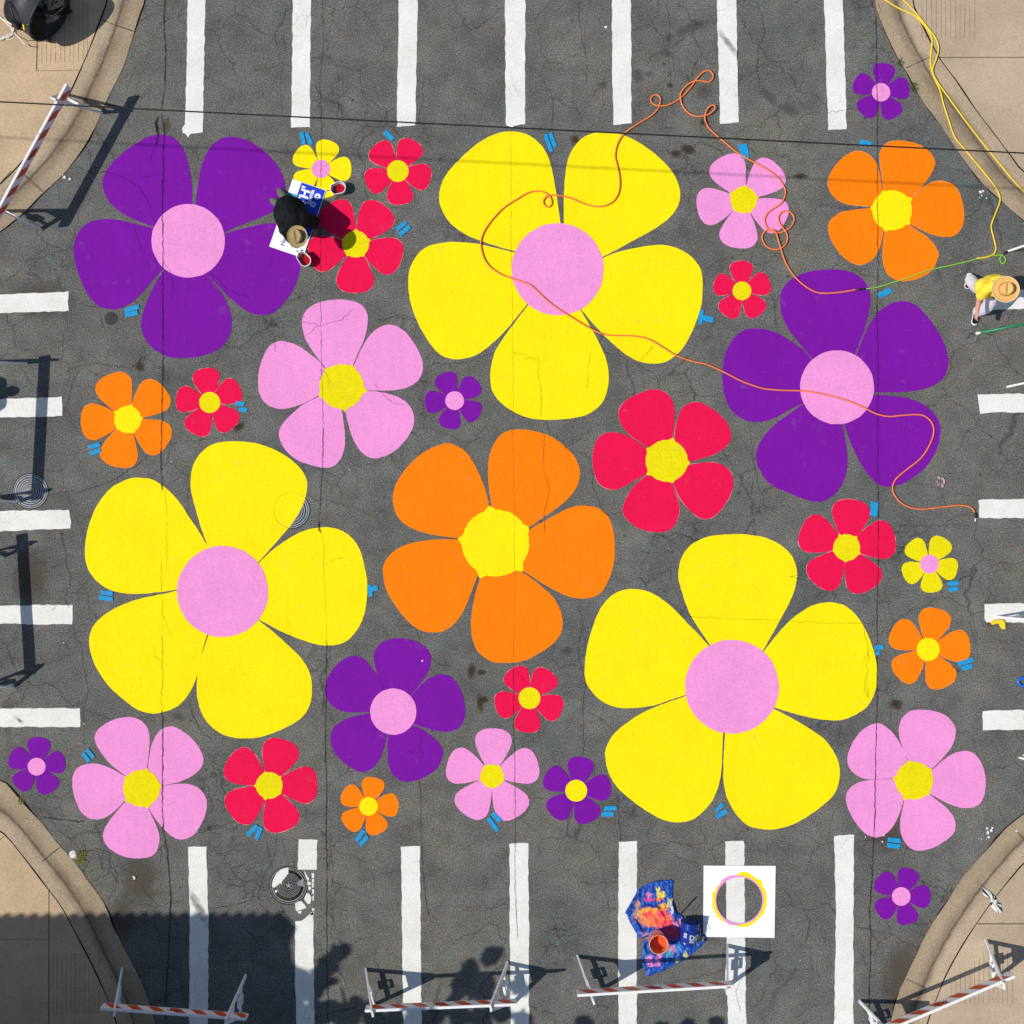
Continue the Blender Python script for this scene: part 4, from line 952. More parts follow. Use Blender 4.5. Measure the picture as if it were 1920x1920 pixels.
OC = [(1827,962),(1819,951),(1796,947.5),(1755,952),(1723,954.6),(1699,949),(1684,938),(1675,925),(1673,912),(1680,897),(1700,880),(1725,860),(1742,835),(1750,810),(1746,792),(1732,780),(1715,777.5),(1690,779),(1665,781),(1642,776),(1620,765),(1595,754),(1570,746),(1532,737),(1500,733),(1465,732),(1432,729),(1412,723),(1390,715),(1365,702),(1345,692),(1320,682),(1302,679),(1268,667),(1240,650),(1215,636),(1184,630),(1143,629),(1112,619),(1071,595),(1037,573),(1012,551),(993,534),(968,525),(940,515),(918,500),(906,481),(901.6,457),(907,436),(924,411),(946,389),(971,373),(990,362),(1009,359),(1024,363),(1033,373),(1034,384),(1027,389),(1020,384),(1019,376),(1027,368),(1043,367),(1068,371.6),(1099,384),(1124,388),(1146,381),(1159,364),(1162,339),(1157,311),(1153,292),(1159,267),(1174,248),(1199,231),(1219,219),(1232,207),(1237,196),(1238,185),(1232,179),(1224,180.5),(1220,187.5),(1223,195),(1234,199.5),(1249,199),(1267,191),(1282,179),(1295,164.5),(1306,149),(1317,137),(1328,134),(1336,140.5),(1335,150),(1326,155),(1311,152.5),(1293,157),(1280,169),(1275,181),(1278,196),(1286.6,209),(1300,218),(1315,219),(1330,215),(1339,206),(1338,200),(1330,201),(1323,210.5),(1321,225),(1328,240),(1341,253),(1359,268),(1378,284),(1398,297),(1420,308),(1442,321),(1459,335),(1470,351.6),(1472,365),(1464,382),(1449,392),(1437.6,401),(1433,413),(1436,424.5),(1445,433),(1456.7,437),(1468,435),(1480,428),(1488,416),(1487,405),(1478.6,397),(1467,397),(1459.6,405.5),(1460,417),(1468,429),(1475,440.6),(1475,454),(1465.5,465),(1451,468.5),(1436,462),(1428.5,448),(1431,438),(1439,431),(1449,433),(1454.5,439),(1460,455),(1465.5,474),(1474,496),(1490,520),(1512,539),(1532,549),(1557,550),(1585,547),(1605,543.5)]
cord('extension_cord', OC, 0.0125, M['cord_orange'], 'long orange extension cord looping across the painted flowers', 'cord', plugs=[((1605,543.5),(1616,543),.019,'black','plug'),((1827,961),(1828.5,971),.018,'black','plug'),((1828.5,971),(1827,978),.012,'paper','plug_tip')], lift=[(1334,206,14,.05),(1328,140,12,.02)])
cord('extension_cord', [(1622,542),(1645,539),(1670,531),(1690,525),(1720,515),(1745,506),(1800,494),(1830,486),(1855,480),(1867.5,479),(1877.5,479),(1884,485),(1884,491),(1880,495),(1875,491),(1874,484),(1879,477.5)], 0.010, M['cord_green'], 'green extension cord with a small loop near the right edge', 'cord', plugs=[((1616,543),(1622,542),.016,'black','plug'),((1879,477),(1887,472.5),.019,'black','plug')])
YG = 'yellow extension cords on the top right kerb'
cord('extension_cord', [(1600,-60),(1630,-20),(1657.5,0),(1685,17.5),(1715,31),(1730,47.5),(1744,67.5),(1746,85),(1744,105),(1744,125),(1750,147.5),(1761,170),(1767.5,195),(1777.5,225),(1789,257.5),(1807.5,280),(1832.5,310),(1855,337.5),(1870,360),(1874,377.5),(1865,402.5),(1857.5,425),(1862.5,447.5),(1866,465),(1863,476),(1849,483),(1830,484.5)], 0.0128, M['cord_yellow'], 'yellow extension cord that curves down to meet the green cord', 'cord', group=YG, lift=[(1745,100,150,.012)])
cord('extension_cord', [(1640,-60),(1670,-15),(1689,0),(1705,15),(1720,32.5),(1737.5,55),(1752.5,75),(1757.5,95),(1752.5,115),(1746,135),(1755,155),(1775,182.5),(1802.5,220),(1830,255),(1852.5,282.5),(1875,310),(1897.5,337.5),(1920,360),(1975,405),(2060,440)], 0.0128, M['cord_yellow'], 'yellow extension cord that leaves through the right edge along the kerb', 'cord', group=YG, lift=[(1750,100,200,.034)])
coil = []
for k in range(46):
    t = k*.55; rr = 17+5*math.sin(k*1.7)+3*math.sin(k*.6); coil.append((6+rr*math.cos(t)+2*math.sin(k*.9), 56+rr*1.15*math.sin(t)))
coil += [(26,60),(38,72),(44,80),(50,86)]
cord('coiled_cable', coil, 0.012, M['cord_white'], 'coil of white cable on the pavement beside the drum fan', 'cable', sub=3)
bm = bmesh.new(); zw = 5.3; pts = []
for i in range(61):
    t = -1.2+3.4*i/60; x = 254.6+(1660.2-254.6)*t; y = 395+(465.5-395)*t
    pts.append(P(x, y, zw-0.10*(1-((t-.5)/1.7)**2)+0.10))
tube(bm, pts, 0.0092, 8)
tag(link('overhead_wire', bm, M['wire'], None, pts[30]), 'thin black overhead wire running straight across the crossing', 'wire')

# ================================================================ manholes
M['iron_worn'] = simple('worn_iron', (0.22, 0.23, 0.24), 0.6, 0.4, 0.45, 25, 0.1, 0.3)
M['iron_spot'] = simple('dull_iron', (0.085, 0.085, 0.082), 0.9, 0.1, 0.4, 25)
def manhole(c, r, label, star=False, paint=False, over=False):
    t = thing('manhole_cover', label, 'manhole cover', P(*c, 0), 'manhole covers')
    R = r/PX; C = P(*c, 0)
    z0 = 0.0005 if over else 0.001
    def ring(bm, r0, r1, z, h=0.002):
        lathe(bm, [(r0, z), (r0, z+h), (r1, z+h), (r1, z)], C, 64)
    bm = bmesh.new(); lathe(bm, [(0, z0+.0006), (R*1.06, z0+.0006)], C, 64); bmesh.ops.recalc_face_normals(bm, faces=bm.faces)
    link('seam', bm, M['iron_dark'], t)
    bm = bmesh.new(); ring(bm, R*.955, R*1.0, z0, .0028); link('rim', bm, M['iron_worn'] if star else M['iron_rim'] if r > 20 else M['iron_spot'], t)
    bm = bmesh.new(); lathe(bm, [(0, z0+.0012), (R*.91, z0+.0012), (R*.91, z0)], C, 64)
    bmesh.ops.recalc_face_normals(bm, faces=bm.faces)
    lid = link('lid', bm, M['iron'] if r > 20 and not star else M['iron_dark'], t)
    bm = bmesh.new()
    if r > 20:
        for q in ((.84,.90),(.63,.66),(.56,.585),(.47,.50),(.385,.41),(.30,.325),(.205,.235)) if star else ((.84,.9),(.70,.75),(.58,.62),(.45,.49),(.32,.36),(.18,.22)):
            ring(bm, R*q[0], R*q[1], z0+.0012, .0022)
        if star:
            pts = []
            for k in range(10):
                rr = R*(.19 if k % 2 == 0 else .08); pts.append((C.x+rr*math.sin(k*math.pi/5), C.y+rr*math.cos(k*math.pi/5)))
            prism(bm, pts, z0+.001, z0+.0036)
            for a0, a1 in ((75, 105), (248, 256)):
                q = []
                for a, rr in ((a0+6, .5), (a0, .84), (a1, .84), (a1-6, .5)): q.append((C.x+R*rr*math.sin(rad(a-10)), C.y+R*rr*math.cos(rad(a-10))))
                prism(bm, q, z0+.001, z0+.0030)
    else:
        for i in range(-4, 5):
            for j in range(-4, 5):
                if math.hypot(i, j) < 4.3: box(bm, C+Vector((i*R*.18, j*R*.18, z0+.002)), (R*.06, 0, 0), (0, R*.06, 0), (0, 0, .0015))
        ring(bm, R*.78, R*.88, z0, .0028)
    bmesh.ops.recalc_face_normals(bm, faces=bm.faces)
    link('raised_pattern', bm, M['iron_worn'] if star else M['iron_rim'] if r > 20 else M['iron_spot'], lid)
    if paint:
        bm = bmesh.new(); s = 16.0
        poly(bm, [P(500+a/s, 1620+b/s, .0056) for a, b in [(655,110),(650,290),(595,340),(590,370),(520,440),(460,520),(450,610),(400,570),(330,640),(215,715),(160,650),(165,590),(200,480),(250,350),(300,270),(420,170),(540,125)]])
        poly(bm, [P(500+a/s, 1620+b/s, .0056) for a, b in [(240,790),(320,765),(300,860),(265,850)]])
        link('paint_patch', bm, M['stripe'], t)
    if over:
        bm = bmesh.new()
        for rr, w in ((1.03,.0034),(.72,.0011),(.45,.0010)):
            ribbon(bm, [C+Vector((R*rr*math.cos(a), R*rr*math.sin(a), 0)) for a in [2*math.pi*k/64 for k in range(65)]], w, .0124)
        link('ridge_under_paint', bm, M['crack'], t)
manhole((541,1660), 34.5, 'iron manhole cover with a star and white paint patches', True, True)
manhole((57.5,921), 32, 'ridged manhole cover under a barricade shadow at the left edge')
manhole((547,957), 33, 'manhole cover mostly painted over by a yellow petal', over=True)
manhole((208,597), 11.5, 'small round valve cover below the cracked purple flower')

# ================================================================ drum fan
ax = Vector((0.81, -0.59, 0)); sd = Vector((0.59, 0.81, 0)); up = Vector((0, 0, 1))
Cf = P(116.6, 53.2, 0.52); R = 0.455; Lf = 0.50
fan = thing('drum_fan', 'black wheeled drum fan on the top left pavement', 'fan', P(90, 30, ZS))
A3 = (sd, up, ax)
bm = bmesh.new(); lathe(bm, [(R-.012, 0), (R+.012, 0), (R+.012, -.03), (R, -.035), (R, -Lf+.035), (R+.012, -Lf+.03), (R+.012, -Lf), (R-.012, -Lf), (R-.012, 0)], Cf, 48, A3)
bmesh.ops.recalc_face_normals(bm, faces=bm.faces); drum = link('drum', bm, M['fan_shell'], fan)
for mirror in (0, -Lf):
    bm = bmesh.new()
    for rr in [.07+.045*k for k in range(9)]:
        tube(bm, [Cf+ax*(mirror+(.006 if mirror == 0 else -.006))+(sd*math.cos(a)+up*math.sin(a))*rr for a in [2*math.pi*k/40 for k in range(41)]], .0022, 5, False)
    for k in range(8):
        a = math.pi*k/8; v = sd*math.cos(a)+up*math.sin(a); o = ax*(mirror+(.003 if mirror == 0 else -.003))
        tube(bm, [Cf+o-v*R, Cf+o+v*R], .0035, 5)
    link('guard', bm, M['black'], fan)
bm = bmesh.new(); lathe(bm, [(0, -.06), (.04, -.065), (.075, -.10), (.075, -.22), (0, -.22)], Cf, 24, A3); bmesh.ops.recalc_face_normals(bm, faces=bm.faces); link('motor_hub', bm, M['black'], fan)
bm = bmesh.new(); lathe(bm, [(0, .012), (.013, .012), (.013, -.06)], Cf, 12, A3); link('hub_cap', bm, M['metal'], fan)
for k in range(4):
    bm = bmesh.new(); a0 = k*math.pi/2+.5; g = {}
    for i in range(7):
        for j in range(6):
            rr = .07+(R-.10)*i/6; aa = a0+(-.42+.84*j/5)*(1-.25*i/6); zz = -.19+.13*j/5
            g[i, j] = bm.verts.new(Cf+(sd*math.cos(aa)+up*math.sin(aa))*rr+ax*zz)
    for i in range(6):
        for j in range(5): bm.faces.new((g[i, j], g[i+1, j], g[i+1, j+1], g[i, j+1]))
    bmesh.ops.solidify(bm, geom=bm.faces[:], thickness=.004)
    link('fan_blade', bm, M['black'] if k != 1 else M['fan_shell'], fan)
cb = P(116.6, 53.2, 0)-ax*Lf/2
for s in (-1, 1):
    wp = cb+ax*.20+sd*s*(.30)+Vector((0, 0, ZS+.075)); wp -= Vector((0, 0, 0))
    bm = bmesh.new(); lathe(bm, [(0, -.02), (.055, -.022), (.075, -.012), (.075, .012), (.055, .022), (0, .02)], wp, 24, (ax, up, sd)); bmesh.ops.recalc_face_normals(bm, faces=bm.faces)
    w = link('wheel', bm, M['black'], fan)
    bm = bmesh.new(); lathe(bm, [(0, -.026), (.026, -.024), (.026, .024), (0, .026)], wp, 16, (ax, up, sd)); bmesh.ops.recalc_face_normals(bm, faces=bm.faces); link('wheel_hub', bm, M['cloth_grey'], w)
bm = bmesh.new()
for s in (-1, 1):
    q = cb+sd*s*.26
    tube(bm, [q-ax*.22+Vector((0, 0, ZS+.02)), q-ax*.18+Vector((0, 0, .12)), q+ax*.2+Vector((0, 0, .105)), q+ax*.28+Vector((0, 0, .14))], .014, 8)
    tube(bm, [q+Vector((0, 0, .11)), q+Vector((0, 0, .20))], .014, 8)
tube(bm, [cb-ax*.2-sd*.26+Vector((0, 0, .12)), cb-ax*.2+sd*.26+Vector((0, 0, .12))], .014, 8)
link('stand', bm, M['black'], fan)
def on_drum(ang, along, h=.02):   # angle from the top towards -sd
    return Cf-ax*along+(up*math.cos(ang)-sd*math.sin(ang))*(R+h)
bm = bmesh.new(); tube(bm, catmull([on_drum(.55, .42, .03), on_drum(.7, .30, .07), on_drum(.9, .22, .08), on_drum(1.15, .20, .06), on_drum(1.3, .16, .03)], 5), .012, 8); link('handle', bm, M['black'], fan)
bm = bmesh.new(); q = on_drum(1.2, .26, .03); box(bm, q, ax*.06, (up*math.sin(1.2)+sd*math.cos(1.2))*.07, (up*math.cos(1.2)-sd*math.sin(1.2))*.035)
bmesh.ops.bevel(bm, geom=bm.edges[:], offset=.008, segments=2, affect='EDGES'); sw = link('switch_box', bm, M['black'], fan)
bm = bmesh.new(); q = on_drum(1.12, .12, .006); box(bm, q, ax*.016, (up*math.sin(1.12)+sd*math.cos(1.12))*.055, (up*math.cos(1.12)-sd*math.sin(1.12))*.003); link('warning_sticker', bm, M['yellow_plastic'], drum)
bm = bmesh.new(); tube(bm, catmull([on_drum(1.2, .26, .02), on_drum(1.5, .24, .10), P(52, 78, .06), P(58, 88, .045), P(72, 90, .045)], 5), .006, 6); link('power_cable', bm, M['black'], fan)
bm = bmesh.new()
for a, al in ((-.1, .03), (.5, .44), (.2, .2), (.9, .05), (.62, .40), (-.5, .05)):
    q = on_drum(a, al, .002); lathe(bm, [(0, .004), (.009, .003), (.009, -.004)], q, 8, (ax, (up*math.sin(a)+sd*math.cos(a)), (up*math.cos(a)-sd*math.sin(a))))
link('rivet', bm, M['metal'], drum)

# ================================================================ stencil board
st = thing('stencil_board', 'square white stencil board with a round cut-out ringed in yellow and pink paint', 'stencil board', P(1386, 1690, 0))
bm = bmesh.new(); cx, cy, r = 1386, 1687.5, 43.2; N = 64
outer = [(1319,1622.5),(1454,1623),(1452,1758),(1318,1756)]
def sq(t):
    d = (math.cos(t), math.sin(t)); best = 1e9
    for i in range(4):
        a, b = outer[i], outer[(i+1) % 4]; ex, ey = b[0]-a[0], b[1]-a[1]; den = d[0]*ey-d[1]*ex
        if abs(den) < 1e-9: continue
        s = ((a[0]-cx)*ey-(a[1]-cy)*ex)/den
        u = ((a[0]-cx)*d[1]-(a[1]-cy)*d[0])/den
        if s > 0 and -1e-6 <= u <= 1+1e-6: best = min(best, s)
    return (cx+d[0]*best, cy+d[1]*best)
angs = sorted([2*math.pi*k/N for k in range(N)]+[math.atan2(y-cy, x-cx) % (2*math.pi) for x, y in outer])
zb, zt = .010, .016; rows = []
for t in angs:
    o = sq(t); i = (cx+r*math.cos(t), cy+r*math.sin(t)); rows.append([bm.verts.new(P(*p, z)) for p, z in ((o, zb), (o, zt), (i, zt), (i, zb))])
for k in range(len(rows)):
    a, b = rows[k], rows[(k+1) % len(rows)]
    for q in range(4): bm.faces.new((a[q], a[(q+1) % 4], b[(q+1) % 4], b[q]))
bmesh.ops.recalc_face_normals(bm, faces=bm.faces); link('board', bm, M['white_board'], st)
def ringpaint(mat, f, name, z):
    bm = bmesh.new(); pv = None; first = None
    for k in range(97):
        t = 2*math.pi*k/96; e = f(t); a = bm.verts.new(P(cx+(r+.2)*math.cos(t), cy+(r+.2)*math.sin(t), z)); b = bm.verts.new(P(cx+(r+e)*math.cos(t), cy+(r+e)*math.sin(t), z))
        if pv: bm.faces.new((pv[0], a, b, pv[1])).normal_update()
        pv = (a, b)
    for q in bm.faces:
        q.normal_update()
        if q.normal.z < 0: q.normal_flip()
    link(name, bm, mat, st)
def dd(t, c, w): return math.exp(-(((t-c+math.pi) % (2*math.pi)-math.pi)/w)**2)
ringpaint(M['yellow'], lambda t: max(.8, 8.0+1.2*n1(t*6, 21)*2-7.0*dd(t, 4.15, .42)-5.0*dd(t, 1.95, .25)+4.5*dd(t, 5.55, .10)+3*dd(t, 4.95, .25)), 'yellow_paint_ring', .0166)
ringpaint(M['pink'], lambda t: max(1.0, 2.4+.8*n1(t*5, 22)+4.2*dd(t, 4.2, .42)+3.2*dd(t, 1.95, .28)), 'pink_paint_ring', .0172)

# ================================================================ yard sign used as a kneeling board
sg = thing('yard_sign', 'blue and white printed sign lying flat under the kneeling painter', 'sign', P(558, 410, 0))
A0 = Vector((549, 336)); U = Vector((63, 21.5)).normalized(); V = Vector((-44, 127)).normalized()
def W2(u, v): p = A0+U*u+V*v; return (p.x, p.y)
def sp(u, v, z): return P(*W2(u, v), z)
bm = bmesh.new(); prism(bm, [tuple(sp(u, v, 0))[:2] for u, v in ((0,0),(66.5,0),(66.5,134),(0,134))], .0145, .0185); link('sheet', bm, M['white_board'], sg)
bm = bmesh.new(); poly(bm, [sp(u, v, .0190) for u, v in ((18,.8),(65.5,.8),(65.5,96),(58,104),(50,100),(18,60))]); link('blue_print', bm, M['sign_blue'], sg)
bm = bmesh.new(); poly(bm, [sp(u, v, .0190) for u, v in ((1,26),(17.6,26),(17.6,32),(1,34))]); link('teal_band', bm, M['teal'], sg)
def tmat(u, v, z):      # lettering reads towards the head of the sign
    X = (P(0, 0)+Vector((-V.x, V.y, 0))); ex = Vector((-V.x, V.y, 0)).normalized(); ey = Vector((-U.x, U.y, 0)).normalized()
    o = sp(u, v, z); return Matrix(((ex.x, ey.x, 0, o.x), (ex.y, ey.y, 0, o.y), (0, 0, 1, o.z), (0, 0, 0, 1)))
def letters(items, mat, name):
    bm = bmesh.new()
    for s, u, v, size, bold in items:
        text_mesh(bm, s, tmat(u, v, .0196), size)
        if bold:
            for du, dv in ((.35, 0), (-.35, 0), (0, .35), (0, -.35)):
                text_mesh(bm, s, tmat(u+du*bold, v+dv*bold, .0196+random.uniform(.0001, .0004)), size)
    link(name, bm, mat, sg)
letters([("TH'", 31.5, 24, .21, 2.6), ('CENTER', 44, 21, .066, 1.2)], M['white_board'], 'lettering')
letters([('Her', 22.6, 115.5, .10, .6)], M['navy'], 'lettering')
def dot(u, v, r0, r1, mat, z):
    bm = bmesh.new(); c = sp(u, v, z)
    lathe(bm, [(r0/PX, 0), (r1/PX, 0)], c, 24)
    for q in bm.faces:
        q.normal_update()
        if q.normal.z < 0: q.normal_flip()
    link('logo', bm, mat, sg)
dot(55, 16, 2.0, 5.8, M['white_board'], .0197); dot(52, 33, 2.6, 5.2, M['sign_pale'], .0197); dot(52, 33, 0, 1.3, M['sign_pale'], .0198)
dot(24.5, 104, 0, 3.0, M['sign_green'], .0197)
bm = bmesh.new(); poly(bm, [sp(u, v, .0190) for u, v in ((58,120),(63,120),(63,125),(58,125))]); link('logo', bm, M['navy'], sg)

# ================================================================ pails
def pail(c, ang, label, z=.014):
    t = thing('paint_pail', label, 'paint pail', P(*c, 0), 'small white pails of red paint')
    def oc(p, k): 
        x, y = p[0]*k*1.16, p[1]*k*1.16; ca, sa = math.cos(rad(ang)), math.sin(rad(ang)); w = P(*c); return (w.x+(x*ca-y*sa), w.y+(x*sa+y*ca))
    base = [(-.095,-.065),(.02,-.085)]+[(.02+.085*math.sin(a), -.085*math.cos(a)) for a in [math.pi*k/10 for k in range(1, 10)]]+[(.02,.085),(-.09,.075),(-.125,.005)]
    def lay(k, zz): return [bm.verts.new((*oc(p, k), zz)) for p in base]
    bm = bmesh.new(); L = [lay(.82, z), lay(1.0, z+.15), lay(.92, z+.15), lay(.78, z+.02)]
    for a, b in zip(L, L[1:]):
        for i in range(len(base)): j = (i+1) % len(base); bm.faces.new((a[i], a[j], b[j], b[i]))
    bm.faces.new(L[0][::-1]); bm.faces.new(L[3])
    bmesh.ops.recalc_face_normals(bm, faces=bm.faces); link('pail_body', bm, M['white_board'], t)
    bm = bmesh.new(); f = bm.faces.new(lay(.84, z+.055)); f.normal_update()
    if f.normal.z < 0: f.normal_flip()
    link('red_paint', bm, M['pail_red'], t)
    bm = bmesh.new(); L2 = [lay(.905, z+.146), lay(.85, z+.058)]
    for i in range(len(base)): j = (i+1) % len(base); bm.faces.new((L2[0][j], L2[0][i], L2[1][i], L2[1][j]))
    link('paint_smears', bm, M['pail_red'], t)
    bm = bmesh.new(); q = [Vector((*oc(p, 1), zz)) for p, zz in (((-.125,.0), z+.12), ((-.16,.01), z+.17))]; tube(bm, [Vector((*oc((-.03,.0), 1), z+.06)), q[1]], .008, 6); link('brush_handle', bm, M['wood'], t)
pail((637,357), 20, 'white pail of red paint above the kneeling painter')
pail((573,490), -48, 'white pail of red paint below the printed sign')
# ================================================================ tarp and buckets
tp = [(970,100),(850,95),(720,105),(600,130),(470,180),(380,235),(330,290),(270,400),(190,540),(115,680),(150,720),(200,850),(270,970),(330,1080),(400,1150),(440,1210),(420,1350),(405,1480),(420,1600),(460,1680),(490,1760),(520,1825),(600,1800),(720,1750),(860,1700),(980,1630),(1100,1580),(1230,1500),(1350,1400),(1480,1290),(1560,1150),(1560,1080),(1450,1020),(1330,1010),(1250,900),(1150,740),(1020,640),(975,500),(965,300)]
tpp = [(p.x, p.y) for p in catmull([(a, b, 0) for a, b in tp], 3, True)]
def pip(x, y):
    c = False; n = len(tpp); j = n-1
    for i in range(n):
        xi, yi = tpp[i]; xj, yj = tpp[j]
        if (yi > y) != (yj > y) and x < (xj-xi)*(y-yi)/(yj-yi)+xi: c = not c
        j = i
    return c
BLUE = (0.005, 0.062, 0.36)
SPL = [(540,350,70,60,(.75,.22,.55)),(700,270,40,70,(.88,.72,.04)),(760,350,90,80,(.88,.70,.02)),(540,440,130,40,(.75,.05,.25)),(720,440,70,40,(.85,.20,.02)),(800,560,130,60,(.90,.45,.03)),(330,520,60,90,(.62,.28,.16)),(310,700,70,130,(.42,.24,.13)),
       (420,700,90,120,(.85,.42,.06)),(560,640,150,90,(.90,.28,.02)),(540,720,80,90,(.85,.03,.10)),(700,700,140,130,(.88,.13,.08)),(760,680,100,70,(.86,.03,.12)),(850,780,120,130,(.88,.12,.06)),(760,860,160,100,(.85,.05,.07)),(560,860,140,80,(.88,.25,.03)),(430,820,80,80,(.55,.30,.15)),
       (930,860,60,60,(.85,.08,.15)),(1070,850,60,90,(.65,.25,.5)),(1000,900,60,40,(.7,.2,.4)),(470,1080,90,80,(.35,.22,.36)),(950,1330,110,90,(.60,.25,.40)),(550,1530,80,120,(.78,.26,.58)),(700,1540,60,120,(.76,.27,.58)),(730,1440,60,90,(.70,.25,.5)),(1440,1120,90,55,(.66,.62,.10)),
       (1200,1430,50,80,(.60,.60,.10)),(1050,1530,50,50,(.40,.50,.12)),(920,480,50,80,(.55,.55,.25)),(480,1380,60,120,(.03,.16,.42)),(940,1030,190,150,(.55,.03,.07)),(640,780,330,170,(.88,.20,.05)),(640,620,250,60,(.90,.36,.04)),(520,700,85,80,(.88,.03,.10)),(770,690,110,90,(.88,.03,.12)),(860,850,130,70,(.86,.05,.08)),(720,840,110,70,(.87,.07,.05)),(480,640,70,50,(.90,.40,.03)),(950,620,30,120,(.55,.55,.60)),(1150,1180,80,40,(.30,.10,.40)),(900,1420,90,70,(.05,.30,.40)),(1080,1280,60,120,(.03,.28,.66)),(1360,1230,110,60,(.03,.25,.68)),(640,1620,150,25,(.6,.18,.42))]
tarp_pos = P(1240, 1740, 0)
bm = bmesh.new(); cl = bm.loops.layers.float_color.new('paint'); step = 9; g = {}; cc = {}
def snap(x, y):
    best = None; bd = 1e9; n = len(tpp)
    for i in range(n):
        x0, y0 = tpp[i]; x1, y1 = tpp[(i+1) % n]; dx, dy = x1-x0, y1-y0; L2 = dx*dx+dy*dy
        t = max(0, min(1, ((x-x0)*dx+(y-y0)*dy)/L2)) if L2 else 0; d = (x-x0-dx*t)**2+(y-y0-dy*t)**2
        if d < bd: bd = d; best = (x0+dx*t, y0+dy*t)
    return best if bd < (step*.75)**2 else (x, y)
def tarp_h(x, y):
    h = 0.018+0.016*abs(noise.noise(Vector((x*.006+2, y*.004, 1))))+0.014*(1-abs(noise.noise(Vector((x*.011, y*.007, 5)))))**3
    h += 0.010*noise.noise(Vector((x*.022, y*.022, 9)))
    for (x0, y0, x1, y1, w, a) in ((380,240,120,690,40,.035),(250,600,520,545,22,.03),(520,545,690,590,22,.03),(690,600,910,605,18,.03),(640,520,820,770,20,.032),(280,800,420,1030,26,.035),(420,1030,560,1060,30,.02),(430,1240,480,1400,24,.035),(480,1400,620,1380,20,.03),(620,1400,680,1520,26,.025),(970,500,1000,780,40,.03),(1000,780,1060,900,30,.03),(900,1220,1300,1270,22,.028),(1300,1270,1480,1180,50,.03),(460,1650,960,1560,30,.02),(1500,1100,1540,1180,40,.04)):
        dx, dy = x1-x0, y1-y0; t = max(0, min(1, ((x-x0)*dx+(y-y0)*dy)/(dx*dx+dy*dy))); d = math.hypot(x-x0-dx*t, y-y0-dy*t)
        h += a*math.exp(-(d/w)**2)
    return max(h, .014)
for i in range(0, 1620, step):
    for j in range(60, 1860, step):
        if not pip(i+step/2, j+step/2): continue
        ks = []
        for a, b in ((i, j), (i, j+step), (i+step, j+step), (i+step, j)):
            if (a, b) not in g:
                edge = not all(pip(a+da, b+db) for da in (-9, 9) for db in (-9, 9))
                h = tarp_h(a, b); h = .0140+.010*abs(n1(a*.03+b*.02, 31)) if edge else h
                ga, gb = snap(a, b)
                g[a, b] = bm.verts.new(P(1160+ga/9.6, 1640+gb/9.6, h))
                wx = a+28*noise.noise(Vector((a*.012, b*.012, 2)))+18*noise.noise(Vector((a*.05, b*.03, 4))); wy = b+28*noise.noise(Vector((a*.012, b*.012, 7)))+18*noise.noise(Vector((a*.05, b*.05, 6)))
                v = noise.noise(Vector((a*.02, b*.015, 3))); c = [BLUE[0]+.012*max(0, v), BLUE[1]*(1+1.0*v)+.06*max(0, v), BLUE[2]*(1+.7*v)]
                for (sx, sy, rx, ry, sc) in SPL:
                    d = ((wx-sx)/rx)**2+((wy-sy)/ry)**2; e = noise.noise(Vector((a*.035, b*.025, sx)))+.6*noise.noise(Vector((a*.10, b*.06, sy))); f = max(0, min(1, (1.05-d)*1.35+e*.75))*(.7+.3*min(1, max(0, .5+e)))*(1 if d < 1.9 else 0)
                    c = [u+(w-u)*f for u, w in zip(c, sc)]
                cc[a, b] = (max(0, c[0]), max(0, c[1]), max(0, c[2]), 1)
            ks.append((a, b))
        f = bm.faces.new([g[k] for k in ks]); f.smooth = True
        for l, k in zip(f.loops, ks): l[cl] = cc[k]
bmesh.ops.recalc_face_normals(bm, faces=bm.faces)
m, nt, b = new_mat('painted_tarp', 0.5, 0.4)
at = nd(nt, 'ShaderNodeVertexColor', layer_name='paint'); nt.links.new(at.outputs[0], b.inputs['Base Color'])
bump(nt, b, noise_tex(nt, geo_pos(nt), 26, 5), 0.5, 0.02)
tarp = tag(link('tarp', bm, m, None, tarp_pos), 'crumpled blue plastic tarp smeared with orange, red, pink and yellow paint', 'tarp')

def bucket(name, label, cat, base, axis, body_mat, inner_mat, prof, extra=None):
    t = thing(name, label, cat, base)
    a, c = frame_of(axis); A = (a, c, axis.normalized())
    bm = bmesh.new(); lathe(bm, prof, base, 40, A); bmesh.ops.recalc_face_normals(bm, faces=bm.faces)
    link('bucket_body', bm, body_mat, t); return t, A
PRO = [(0, 0), (.130, 0), (.133, .01), (.142, .27), (.150, .272), (.150, .285), (.143, .287), (.144, .315), (.152, .317), (.152, .33), (.145, .332), (.147, .355), (.155, .357), (.155, .372), (.146, .372), (.128, .012), (0, .012)]
# blue one lying on its side, mouth towards the flowers
bb = P(1287, 1764, .172); bt = P(1291.5, 1721, .182); axb = (bt-bb).normalized()
blue, Ab = bucket('paint_bucket', 'blue plastic bucket with white lettering lying on its side on the tarp', 'bucket', bb, axb, M['bucket_blue'], None, PRO)
sdv = axb.cross(Vector((0, 0, 1))).normalized(); upv = sdv.cross(axb).normalized()
def curved_text(items, parent, mat):
    bm = bmesh.new()
    for s, along, ang, size, rot in items:
        n0 = len(bm.verts)
        text_mesh(bm, s, Matrix.Rotation(rot, 4, 'Z'), size)
        bm.verts.ensure_lookup_table()
        for v in bm.verts[n0:]:
            al = along+v.co.y; r = .1425+.0105*(al/.27-.5)*1.0+.0035; th = ang+v.co.x/.14
            v.co = bb+axb*al+(upv*math.cos(th)+sdv*math.sin(th))*r
    return link('lettering', bm, mat, parent)
